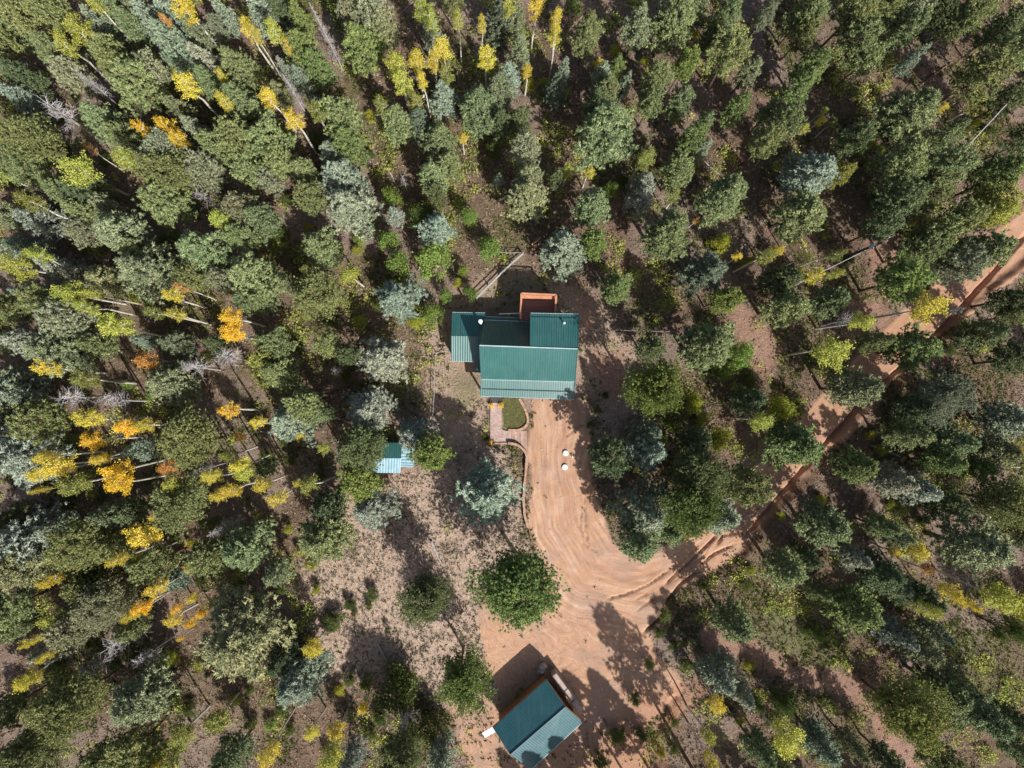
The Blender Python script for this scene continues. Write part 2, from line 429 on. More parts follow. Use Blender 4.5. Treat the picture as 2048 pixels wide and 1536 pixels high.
def ground_height(x, y, full=False):
    x = np.asarray(x, float); y = np.asarray(y, float)
    X, Y, Xw, Yw, road, drv, barn, clear, yard, trail, dirt, green = F = ground_fields(x, y)
    flat = np.maximum(dirt, yard)
    z = (fbm(x, y, 14, 3, 2) - 0.5) * 0.9 * (1 - 0.85 * np.maximum(flat, clear * 0.5))
    z = z + (fbm(x, y, 1.6, 3, 5) - 0.5) * 0.22 * (1 - 0.7 * dirt)
    z = z + (fbm(x, y, 0.6, 2, 9) - 0.5) * 0.10 * (1 - 0.6 * dirt)
    pad = np.maximum(sm(-10, 14, in_poly(X, Y, [(880, 600), (1180, 600), (1180, 930), (960, 930), (960, 760), (880, 760)])), sm(-6, 8, in_poly(X, Y, [(735, 875), (840, 875), (840, 955), (735, 955)])))
    z = z * (1 - 0.93 * pad) - 0.02 * pad
    # bank on the right of the road
    wv = (fbm(x, y, 2.5, 3, 21) - 0.5) * 24
    d, s, p = seg_dist(X + wv, Y + wv, ROAD_EDGE)
    d = d * np.where(s > 0, 1, -1)
    fade = sm(0.0, 0.22, p) * sm(1.0, 0.97, p)
    bank = sm(1, 26, d) * sm(260, 60, d) * 0.75 * fade
    z = z + bank
    face = sm(-4, 6, d) * sm(30, 12, d) * sm(0.05, 0.2, p) * (0.45 + 0.55 * sm(0.35, 0.6, fbm(x, y, 1.5, 3, 93)))
    d2, s2, p2 = seg_dist(X + wv * 2, Y + wv * 2, BANK2)
    dd = d2 * np.where(s2 > 0, -1, 1)
    z = z + sm(0, 34, dd) * sm(220, 80, dd) * 1.2 * sm(0, 0.2, p2) * sm(1, .8, p2) * -1.0
    face = np.maximum(face, sm(-2, 4, dd) * sm(40, 28, dd) * sm(0, 0.2, p2))
    face = np.maximum(face, sm(-16, 14, in_poly(Xw, Yw, REDSOIL)) * 0.8)
    face = np.maximum(face, road * sm(1470, 1620, X) * 0.6)
    rut = np.zeros_like(x)
    wq = (fbm(x, y, 1.1, 3, 31) - 0.5) * 13
    for P, w, dep in RUTS:
        dr, _, pr = seg_dist(X + wq, Y - wq, P)
        w2 = w * (0.75 + 0.5 * vnoise(x, y, 1.0, 4))
        k = sm(w2, w2 * 0.35, dr) * sm(-0.01, 0.12, pr) * sm(1.01, 0.9, pr)
        z = z - k * dep
        rut = np.maximum(rut, k)
    tr = np.zeros_like(x)
    wt = (fbm(x, y, 3.0, 3, 41) - 0.5) * 16
    for P in TRACKS:
        dr, _, pr = seg_dist(X + wt, Y + wt, P)
        tr = np.maximum(tr, sm(9, 3, dr) * sm(0, 0.1, pr) * sm(1, 0.9, pr))
    z = z - tr * 0.06
    z = z + (fbm(x, y, 0.9, 2, 91) - 0.5) * 0.2 * clear * (1 - dirt)
    # fine flow grooves of washed dirt, along the wheel direction
    if full:
        return z, F, face, rut, tr
    return z

def gz(p):
    return float(ground_height(np.array([p[0]]), np.array([p[1]]))[0])

def axis_coords(a, step, far):
    c = list(np.arange(-a, a + 1e-6, step)); s = step; v = a
    out = []
    while v < far:
        s *= 1.35; v += s; out.append(v)
    return np.array([-q for q in out[::-1]] + c + out)
gx = axis_coords(63, 0.16, 900); gy = axis_coords(48, 0.16, 900)
GX, GY = np.meshgrid(gx, gy)
gxf, gyf = GX.ravel(), GY.ravel()
gzv, F, face, rut, trk = ground_height(gxf, gyf, True)
X_, Y_, Xw_, Yw_, road_, drv_, barn_, clear_, yard_, trail_, dirt_, green_ = F
nx, ny = len(gx), len(gy)
idx = np.arange(nx * ny).reshape(ny, nx)
quads = np.stack([idx[:-1, :-1], idx[:-1, 1:], idx[1:, 1:], idx[1:, :-1]], -1).reshape(-1, 4)
gme = np_mesh("ground", np.stack([gxf, gyf, gzv], -1), quads)
gme.polygons.foreach_set("use_smooth", np.ones(len(quads), bool))
def cattr(name, r, g, b):
    a = gme.color_attributes.new(name, 'FLOAT_COLOR', 'POINT')
    a.data.foreach_set("color", np.stack([r, g, b, np.ones_like(r)], -1).astype(np.float32).ravel())
cattr("mask", np.maximum(dirt_, trail_ * 0.0), green_, np.maximum(clear_, yard_ * 0.8))
wf = (fbm(gxf, gyf, 5.0, 3, 51) - 0.5) * 26
df, sf, pf = seg_dist(X_ + wf, Y_ + wf, FLOW)
df = df * sf
_u = df / 18.9; _v = pf * 95
_far = np.clip((np.abs(df) - 60) / 18.9, 0, 12)
_u = _u + (fbm(gxf, gyf, 4.0, 4, 71) - 0.5) * _far * 0.9; _v = _v + (fbm(gxf, gyf, 5.0, 3, 73) - 0.5) * _far * 9
flow = 0.45 * vnoise(_u, _v * 0.09, 0.45, 3) + 0.4 * vnoise(_u, _v * 0.16, 0.26, 8) + 0.25 * vnoise(_u, _v * 0.05, 1.3, 12) + 0.35 * (fbm(gxf, gyf, 0.8, 3, 58) - 0.5)
flow = flow * sm(150, 60, np.abs(df)) + 0.5 * (1 - sm(150, 60, np.abs(df)))
cattr("mask3", np.where(np.hypot(gxf, gyf) > 110, 0.5, flow), sm(0.55, 0.7, fbm(gxf, gyf, 2.2, 4, 66)), sm(0.5, 0.62, fbm(gxf, gyf, 7.0, 4, 77)))
cattr("mask4", _u, _v * 0.07, np.zeros_like(_u))
cattr("mask2", face, np.maximum(rut, trk * 0.35), trail_)

def ground_mat():
    m, nt, b = nmat("forest_ground")
    L = nt.links
    geo = N(nt, "ShaderNodeNewGeometry"); P = geo.outputs["Position"]
    a1 = N(nt, "ShaderNodeVertexColor"); a1.layer_name = "mask"
    a2 = N(nt, "ShaderNodeVertexColor"); a2.layer_name = "mask2"
    s1 = N(nt, "ShaderNodeSeparateColor"); L.new(a1.outputs[0], s1.inputs[0])
    s2 = N(nt, "ShaderNodeSeparateColor"); L.new(a2.outputs[0], s2.inputs[0])
    a3 = N(nt, "ShaderNodeVertexColor"); a3.layer_name = "mask3"
    s3 = N(nt, "ShaderNodeSeparateColor"); L.new(a3.outputs[0], s3.inputs[0])
    big = noise(nt, 0.09, 5, 0.6, P); mid = noise(nt, 0.7, 6, 0.65, P); fine = noise(nt, 5.0, 6, 0.75, P); fine2 = noise(nt, 14.0, 4, 0.8, P)
    floor = ramp(nt, mid.outputs[0], [(0.3, (0.045, 0.024, 0.016)), (0.45, (0.12, 0.066, 0.045)), (0.58, (0.22, 0.135, 0.1)), (0.75, (0.36, 0.265, 0.215))])
    litter = ramp(nt, fine.outputs[0], [(0.32, (0.06, 0.04, 0.028)), (0.5, (0.18, 0.125, 0.095)), (0.66, (0.4, 0.32, 0.26))])
    c = mixc(nt, 0.5, floor.outputs[0], litter.outputs[0])
    # grey-violet dry grass patches against reddish duff
    pr = ramp(nt, big.outputs[0], [(0.42, (0, 0, 0)), (0.58, (1, 1, 1))])
    c = mixc(nt, math_n(nt, 'MULTIPLY', pr.outputs[0], 0.25), c, mixc(nt, fine.outputs[0], (0.05, 0.05, 0.02), (0.3, 0.29, 0.15)))
    c = mixc(nt, math_n(nt, 'MULTIPLY', s3.outputs[2], 0.45), c, mixc(nt, fine.outputs[0], (0.1, 0.075, 0.065), (0.55, 0.44, 0.39)))
    # clearing: sandy, pink tan with tufts
    clr = ramp(nt, fine.outputs[0], [(0.3, (0.2, 0.15, 0.11)), (0.42, (0.43, 0.32, 0.25)), (0.56, (0.6, 0.46, 0.365)), (0.75, (0.7, 0.58, 0.48))])
    clm = mixc(nt, 0.12, clr.outputs[0], floor.outputs[0])
    cf = math_n(nt, 'MULTIPLY', s1.outputs[2], 0.9)
    c = mixc(nt, cf, c, clm)
    # green grass
    gr = ramp(nt, fine.outputs[0], [(0.3, (0.045, 0.06, 0.018)), (0.55, (0.13, 0.155, 0.05)), (0.75, (0.24, 0.24, 0.1))])
    c = mixc(nt, math_n(nt, 'MULTIPLY', s1.outputs[1], 0.8), c, gr.outputs[0])
    # trail
    tf = ramp(nt, fine.outputs[0], [(0.3, (0.26, 0.14, 0.1)), (0.7, (0.46, 0.3, 0.23))])
    c = mixc(nt, math_n(nt, 'MULTIPLY', s2.outputs[2], 0.85), c, tf.outputs[0])
    # bare dirt of drive and road
    wn_ = N(nt, "ShaderNodeTexNoise"); wn_.inputs["Scale"].default_value = 0.5; wn_.inputs["Detail"].default_value = 7; wn_.inputs["Roughness"].default_value = 0.7; wn_.inputs["Distortion"].default_value = 0.5
    L.new(P, wn_.inputs["Vector"])
    dr = ramp(nt, wn_.outputs[0], [(0.3, (0.31, 0.17, 0.11)), (0.45, (0.39, 0.235, 0.16)), (0.55, (0.43, 0.27, 0.19)), (0.7, (0.52, 0.355, 0.265))])
    dfine = ramp(nt, fine2.outputs[0], [(0.32, (0.2, 0.11, 0.068)), (0.5, (0.39, 0.24, 0.155)), (0.68, (0.56, 0.39, 0.275))])
    dc = mixc(nt, 0.5, dr.outputs[0], dfine.outputs[0])
    fl = ramp(nt, s3.outputs[0], [(0.3, (0.27, 0.135, 0.085)), (0.5, (0.4, 0.235, 0.155)), (0.62, (0.45, 0.29, 0.205)), (0.78, (0.58, 0.43, 0.34))])
    dc = mixc(nt, 0.42, dc, fl.outputs[0])
    a4 = N(nt, "ShaderNodeVertexColor"); a4.layer_name = "mask4"
    tn = noise(nt, 3.2, 7, 0.72, a4.outputs[0])
    tk = ramp(nt, tn.outputs[0], [(0.36, (0.22, 0.11, 0.065)), (0.47, (0.4, 0.235, 0.15)), (0.56, (0.46, 0.3, 0.205)), (0.68, (0.64, 0.48, 0.37))])
    dc = mixc(nt, 0.45, dc, tk.outputs[0])
    dc = mixc(nt, math_n(nt, 'MULTIPLY', s3.outputs[1], 0.35), dc, (0.27, 0.2, 0.175))
    spots = ramp(nt, noise(nt, 1.8, 3, 0.5, P).outputs[0], [(0.66, (0, 0, 0)), (0.72, (1, 1, 1))])
    dc = mixc(nt, math_n(nt, 'MULTIPLY', spots.outputs[0], 0.25), dc, (0.25, 0.18, 0.15))
    dc = mixc(nt, math_n(nt, 'MULTIPLY', s2.outputs[1], 0.4), dc, (0.26, 0.13, 0.085))
    c = mixc(nt, s1.outputs[0], c, dc)
    c = mixc(nt, math_n(nt, 'MULTIPLY', s2.outputs[0], 0.75), c, mixc(nt, fine.outputs[0], (0.2, 0.1, 0.06), (0.5, 0.28, 0.18)))
    L.new(c, b.inputs["Base Color"])
    b.inputs["Roughness"].default_value = 0.95
    b.inputs["Specular IOR Level"].default_value = 0.15
    # bump: tufty where not dirt
    hb = math_n(nt, 'ADD', math_n(nt, 'MULTIPLY', fine.outputs[0], 1.0), math_n(nt, 'MULTIPLY', fine2.outputs[0], 0.35))
    bp = N(nt, "ShaderNodeBump"); bp.inputs["Distance"].default_value = 0.3
    inv = math_n(nt, 'SUBTRACT', 1.0, math_n(nt, 'MULTIPLY', s1.outputs[0], 0.8))
    L.new(math_n(nt, 'MULTIPLY', inv, 0.9), bp.inputs["Strength"])
    L.new(hb, bp.inputs["Height"])
    wb = N(nt, "ShaderNodeBump"); wb.inputs["Distance"].default_value = 0.35; wb.inputs["Strength"].default_value = 0.3
    L.new(wn_.outputs[0], wb.inputs["Height"]); L.new(bp.outputs[0], wb.inputs["Normal"])
    L.new(wb.outputs[0], b.inputs["Normal"])
    return m
ground = link("ground", gme, ground_mat())
tag(ground, kind="structure")

# ------------------------------------------------------------------ foliage meshes
_t = (1 + 5 ** 0.5) / 2
ICO_V = np.array([(-1, _t, 0), (1, _t, 0), (-1, -_t, 0), (1, -_t, 0), (0, -1, _t), (0, 1, _t), (0, -1, -_t), (0, 1, -_t), (_t, 0, -1), (_t, 0, 1), (-_t, 0, -1), (-_t, 0, 1)]) / math.sqrt(1 + _t * _t)
ICO_F = np.array([(0, 11, 5), (0, 5, 1), (0, 1, 7), (0, 7, 10), (0, 10, 11), (1, 5, 9), (5, 11, 4), (11, 10, 2), (10, 7, 6), (7, 1, 8), (3, 9, 4), (3, 4, 2), (3, 2, 6), (3, 6, 8), (3, 8, 9), (4, 9, 5), (2, 4, 11), (6, 2, 10), (8, 6, 7), (9, 8, 1)])

def rand_dirs(rs, n):
    v = rs.normal(size=(n, 3)); return v / np.linalg.norm(v, axis=1, keepdims=True)

def clumps(rs, C, S, D, nsp=12, core=0.62, spw=0.22, upbias=0.25):
    """C centres, S sizes, D outward directions. returns verts, tris, per-face var"""
    n = len(C)
    # ragged cores
    Rm = np.linalg.qr(rs.normal(size=(n, 3, 3)))[0]
    V = np.einsum('nij,kj->nki', Rm, ICO_V) * (0.6 + 0.75 * rs.rand(n, 12, 1)) * core
    V[..., 2] *= 0.8
    V = V * S[:, None, None] + C[:, None, :]
    T = ICO_F[None] + (np.arange(n) * 12)[:, None, None]
    var_c = rs.rand(n)
    v1 = V.reshape(-1, 3); t1 = T.reshape(-1, 3); r1 = np.repeat(var_c, 20) + rs.normal(size=n * 20) * 0.12
    # needle sprays
    d = rs.normal(size=(n, nsp, 3)); d /= np.linalg.norm(d, axis=2, keepdims=True)
    d = d + D[:, None, :] * 0.55; d[..., 2] += upbias
    d /= np.linalg.norm(d, axis=2, keepdims=True)
    sd = np.cross(d, rs.normal(size=(n, nsp, 3))); sd /= np.linalg.norm(sd, axis=2, keepdims=True)
    ln = (0.75 + 0.5 * rs.rand(n, nsp, 1)) * S[:, None, None]
    w = spw * S[:, None, None]
    a = C[:, None, :] + d * ln * 0.25 - sd * w; b = C[:, None, :] + d * ln * 0.3 + sd * w; c = C[:, None, :] + d * ln
    v2 = np.stack([a, b, c], 2).reshape(-1, 3); t2 = np.arange(len(v2)).reshape(-1, 3) + len(v1)
    r2 = np.repeat(var_c, nsp) + rs.normal(size=n * nsp) * 0.15
    return np.concatenate([v1, v2]), np.concatenate([t1, t2]), np.clip(np.concatenate([r1, r2]), 0, 1)

def lobes(rs, n=7):
    ph = rs.rand(n) * 6.28; am = rs.rand(n)
    return lambda az, t: 1 + 0.2 * sum(am[k] * np.sin((k % 4 + 1) * az + ph[k] + t * (3 + k)) for k in range(n)) / 1.6

def conifer(name, seed, H, Rr, style):
    """returns trunk mesh, crown mesh. H height, Rr crown radius at full size."""
    rs = np.random.RandomState(seed); rnd = random.Random(seed)
    lob = lobes(rs)
    z0 = {'pine': 0.44, 'fir': 0.34, 'spruce': 0.28, 'bigpine': 0.42}[style] * H
    C = []; S = []; D = []
    mb = MB()
    lean = [(0, 0, -0.4), (rnd.uniform(-.1, .1), rnd.uniform(-.1, .1), H * 0.35), (rnd.uniform(-.2, .2), rnd.uniform(-.2, .2), H * 0.7), (0, 0, H * 0.97)]
    r0 = 0.012 * H + 0.05
    mb.tube(lean, [r0 * 1.15, r0 * 0.85, r0 * 0.5, 0.02], 7)
    nb = int({'pine': 100, 'fir': 118, 'spruce': 118, 'bigpine': 135}[style] * (Rr / 2.4) ** 0.9)
    for i in range(nb):
        t = (i + rs.rand()) / nb
        t = t ** (0.85 if style in ('pine', 'bigpine') else 1.0)
        az = i * 2.39996 + rs.normal() * 0.35
        if style in ('pine', 'bigpine'):
            prof = math.sqrt(max(0.02, 1 - (abs(t - 0.32) / (0.36 if t < 0.32 else 0.70)) ** 2.2))
            prof = min(1.0, prof * 1.05)
        elif style == 'fir':
            prof = (1 - t ** 1.7) ** 0.8 * min(1, (t + 0.12) / 0.3) ** 0.5
            prof = 0.95 * prof + 0.05
        else:
            prof = (1 - t ** 1.3) ** 0.85 * min(1, (t + 0.12) / 0.25) ** 0.5 + 0.03
        L = Rr * prof * float(lob(az, t)) ** (1.5 if style == 'bigpine' else 1.0) * rs.uniform(0.72, 1.08)
        zb = z0 + (H - z0) * t * 0.985
        droop = {'pine': 0.18, 'bigpine': 0.16, 'fir': -0.02, 'spruce': -0.1}[style] + (t - 0.4) * 0.55
        u = np.array([math.cos(az), math.sin(az), droop]); u /= np.linalg.norm(u)
        base = np.array([0, 0, zb])
        if style in ('pine', 'bigpine'):
            cs = 0.27 if style == 'pine' else 0.235; start = 0.40
        else:
            cs = 0.25; start = 0.28
        sp = cs * 0.85
        m = max(1, int(L * (1 - start) / sp))
        for k in range(m + 1):
            f = start + (1 - start) * (k / max(1, m)); 
            wid = (0.24 if style in ('pine', 'bigpine') else 0.20) * L * (1 - abs(f - 0.6)) + 0.06
            for q in range(3 if f > 0.65 else 2 if f > 0.4 else 1):
                off = rs.normal(size=3) * np.array([1, 1, 0.35]) * wid * 0.6
                C.append(base + u * L * f + off + np.array([0, 0, 0.10 * L * f * f]))
                S.append(cs * rs.uniform(0.7, 1.25)); D.append(u)
        tip = base + u * L * 0.9 + np.array([0, 0, 0.08 * L])
        mb.tube([base, base + u * L * 0.5, tip], [0.045, 0.03, 0.012], 3, False)
    for k in range(6):
        C.append(np.array([rs.normal() * 0.12, rs.normal() * 0.12, H - 0.15 * k])); S.append(0.3); D.append(np.array([0, 0, 1.0]))
    C = np.array(C); S = np.array(S); D = np.array(D)
    V, T, var = clumps(rs, C, S, D, nsp=15 if style in ('pine', 'bigpine') else 12, core=0.4, spw=0.13 if style in ('pine', 'bigpine') else 0.15)
    return mb.mesh(name + "_trunk"), np_mesh(name + "_crown", V, T, var)

def leaf_quads(rs, C, size):
    n = len(C)
    nn = rand_dirs(rs, n); nn[:, 2] = np.abs(nn[:, 2]) + 0.35; nn /= np.linalg.norm(nn, axis=1, keepdims=True)
    a = np.cross(nn, rand_dirs(rs, n)); a /= np.linalg.norm(a, axis=1, keepdims=True); b = np.cross(nn, a)
    s = (size * (0.65 + 0.7 * rs.rand(n)))[:, None]
    V = np.stack([C - a * s, C - b * s * 0.7, C + a * s, C + b * s * 0.7], 1).reshape(-1, 3)
    Q = np.arange(n * 4).reshape(-1, 4)
    return V, Q

def aspen(name, seed, H, Rr):
    rs = np.random.RandomState(seed); rnd = random.Random(seed)
    mb = MB()
    c1 = (rnd.uniform(-.25, .25), rnd.uniform(-.25, .25)); c2 = (rnd.uniform(-.3, .3), rnd.uniform(-.3, .3))
    trunk = [(0, 0, -0.4), (c1[0] * .5, c1[1] * .5, H * .25), (c1[0], c1[1], H * .5), (c2[0], c2[1], H * .75), (c2[0] * .6, c2[1] * .6, H * .97)]
    mb.tube(trunk, [0.15, 0.13, 0.11, 0.07, 0.02], 7)
    Cs = []
    nl = 20
    for i in range(nl):
        t = (i + rs.rand()) / nl
        az = i * 2.4 + rs.normal() * 0.5
        z = H * (0.68 + 0.30 * t)
        L = Rr * math.sqrt(max(0.05, 1 - (abs(t - 0.4) / 0.62) ** 2)) * rs.uniform(0.5, 1.05)
        u = np.array([math.cos(az), math.sin(az), 0.55]); u /= np.linalg.norm(u)
        b0 = np.array([c2[0] * .8, c2[1] * .8, z - 0.35 * L])
        tip = b0 + u * L
        mb.tube([b0, (b0 + tip) / 2 + rs.normal(size=3) * .06, tip], [0.035, 0.025, 0.01], 3, False)
        for f in (0.45, 0.75, 1.0):
            cc = b0 + u * L * f + rs.normal(size=3) * 0.12
            Cs.append(cc + rs.normal(size=(int(30 * (0.6 + f)), 3)) * np.array([0.22, 0.22, 0.18]))
    C = np.concatenate(Cs)
    V, Q = leaf_quads(rs, C, 0.085)
    return mb.mesh(name + "_trunk"), np_mesh(name + "_crown", V, Q, np.clip(0.5 + rs.normal(size=len(Q)) * 0.22, 0, 1))

def shrub(name, seed, H, Rr):
    rs = np.random.RandomState(seed); rnd = random.Random(seed)
    mb = MB(); Cs = []
    lob = lobes(rs)
    for i in range(30):
        az = i * 2.4 + rs.normal() * .4; t = rs.rand() ** 0.6
        L = Rr * t * float(lob(az, t)); z = H * (0.95 - 0.55 * t * t) * rs.uniform(0.75, 1.05)
        p = np.array([math.cos(az) * L, math.sin(az) * L, z])
        mb.tube([(p[0] * .1, p[1] * .1, -0.2), (p[0] * .5, p[1] * .5, z * .5), tuple(p)], [0.035, 0.025, 0.01], 3, False)
        Cs.append(p + rs.normal(size=(95, 3)) * np.array([0.3, 0.3, 0.22]))
    C = np.concatenate(Cs)
    V, Q = leaf_quads(rs, C, 0.085)
    return mb.mesh(name + "_trunk"), np_mesh(name + "_crown", V, Q, np.clip(0.5 + rs.normal(size=len(Q)) * 0.22, 0, 1))

def deadtree(name, seed, H, Rr, twiggy):
    rs = np.random.RandomState(seed); rnd = random.Random(seed)
    mb = MB(); br = MB()
    mb.tube([(0, 0, -0.4), (rnd.uniform(-.1, .1), rnd.uniform(-.1, .1), H * .4), (rnd.uniform(-.2, .2), 0.1, H * .75), (0, 0, H)], [0.16, 0.13, 0.08, 0.02], 7)
    nb = 110 if twiggy else 34
    for i in range(nb):
        t = (i + rs.rand()) / nb
        z = H * ((0.15 + 0.83 * t) if twiggy else (0.5 + 0.48 * t))
        az = i * 2.4 + rs.normal() * .5
        L = Rr * ((1 - t) ** 0.7 + 0.12) * rs.uniform(.5, 1.1) if twiggy else Rr * rs.uniform(.5, 1.05) * (1.1 - 0.5 * t)
        u = np.array([math.cos(az), math.sin(az), -0.05 if twiggy else 0.45]); 
        p0 = np.array([0, 0, z]); p = [p0]
        dr = u.copy()
        for k in range(4):
            dr = dr + rs.normal(size=3) * 0.3; dr /= np.linalg.norm(dr)
            p.append(p[-1] + dr * L / 4)
        r = 0.016 if twiggy else 0.032
        br.tube(p, [r * 1.4, r * 1.2, r, r * .8, r * .5], 3, False)
        for k in (1, 2, 3, 4):
            for q in range(2):
                e = rs.normal(size=3); e /= np.linalg.norm(e)
                br.tube([p[k], p[k] + (dr * .4 + e) * L * 0.22, p[k] + (dr * .7 + e * 1.2) * L * 0.4], [r * .7, r * .6, r * .35], 3, False)
    return mb.mesh(name + "_trunk"), br.mesh(name + "_branches")

PROTO = {}
def add_proto(k, fn, mats):
    a, b = fn
    for me, mt in zip((a, b), mats): me.materials.append(mt)
    PROTO.setdefault(k, []).append((a, b))
for i in range(5): add_proto('P', conifer("pine_tree", 100 + i, 12, 2.4, 'pine'), (M_PINEBARK, M_NEEDLE))
for i in range(4): add_proto('PL', conifer("pine_tree", 120 + i, 15, 4.0, 'bigpine'), (M_PINEBARK, M_NEEDLE))
for i in range(5): add_proto('D', conifer("fir_tree", 140 + i, 12, 2.4, 'fir'), (M_FIRBARK, M_NEEDLE))
for i in range(4): add_proto('S', conifer("spruce_tree", 160 + i, 12, 2.3, 'spruce'), (M_FIRBARK, M_NEEDLE))
for i in range(5): add_proto('A', aspen("aspen_tree", 180 + i, 12, 1.7), (M_ASPENBARK, M_LEAF))
for i in range(4): add_proto('G', shrub("shrub", 200 + i, 2.6, 1.6), (M_FIRBARK, M_LEAF))
for i in range(3): add_proto('X', deadtree("dead_tree", 220 + i, 9, 1.7, False), (M_DEADBARK, M_DEADBARK))
for i in range(2): add_proto('K', deadtree("dead_tree", 240 + i, 11, 1.3, True), (M_DEADBARK, M_DEADBARK))
PDIM = {'P': (12, 2.4, .62), 'PL': (15, 4.0, .62), 'D': (12, 2.4, .56), 'S': (12, 2.3, .54), 'A': (12, 1.7, .84), 'G': (2.6, 1.6, .6), 'X': (9, 1.7, .75), 'K': (11, 1.3, .55)}

# colour of each sort: (name in the label, linear base colour)
TONE = {
 'P': ("olive green", (0.225, 0.265, 0.105)), 'Pb': ("bright green", (0.195, 0.265, 0.07)), 'Pd': ("dark green", (0.14, 0.185, 0.08)), 'Pg': ("greyish olive", (0.265, 0.285, 0.17)), 'Py': ("yellowish green", (0.31, 0.32, 0.08)),
 'D': ("sage green", (0.21, 0.26, 0.115)), 'Dd': ("dark green", (0.13, 0.17, 0.075)), 'Dg': ("greyish green", (0.255, 0.285, 0.15)), 'Db': ("mid green", (0.18, 0.24, 0.08)),
 'S': ("blue grey", (0.27, 0.325, 0.23)), 'Sd': ("dark bluish", (0.15, 0.19, 0.12)), 'Sg': ("pale silvery", (0.32, 0.345, 0.26)), 'St': ("teal tinted", (0.2, 0.28, 0.2)),
 'A': ("yellowish green", (0.42, 0.46, 0.085)), 'Ad': ("dull olive", (0.26, 0.28, 0.065)), 'Y': ("golden yellow", (0.66, 0.56, 0.075)), 'Yg': ("deep golden", (0.78, 0.54, 0.045)), 'O': ("orange", (0.66, 0.36, 0.09)),
 'G': ("leafy green", (0.24, 0.34, 0.08)), 'Gd': ("dark green", (0.12, 0.16, 0.04)), 'Gy': ("yellow green", (0.4, 0.42, 0.065)), 'X': ("bare grey", (1, 1, 1)), 'K': ("bare grey", (1, 1, 1))}
NAME = {'P': ("pine_tree", "pine"), 'D': ("fir_tree", "fir"), 'S': ("spruce_tree", "spruce"), 'A': ("aspen_tree", "aspen"), 'Y': ("aspen_tree", "aspen"), 'O': ("aspen_tree", "aspen"), 'G': ("shrub", "shrub"), 'X': ("dead_tree", "dead tree"), 'K': ("dead_tree", "dead tree")}

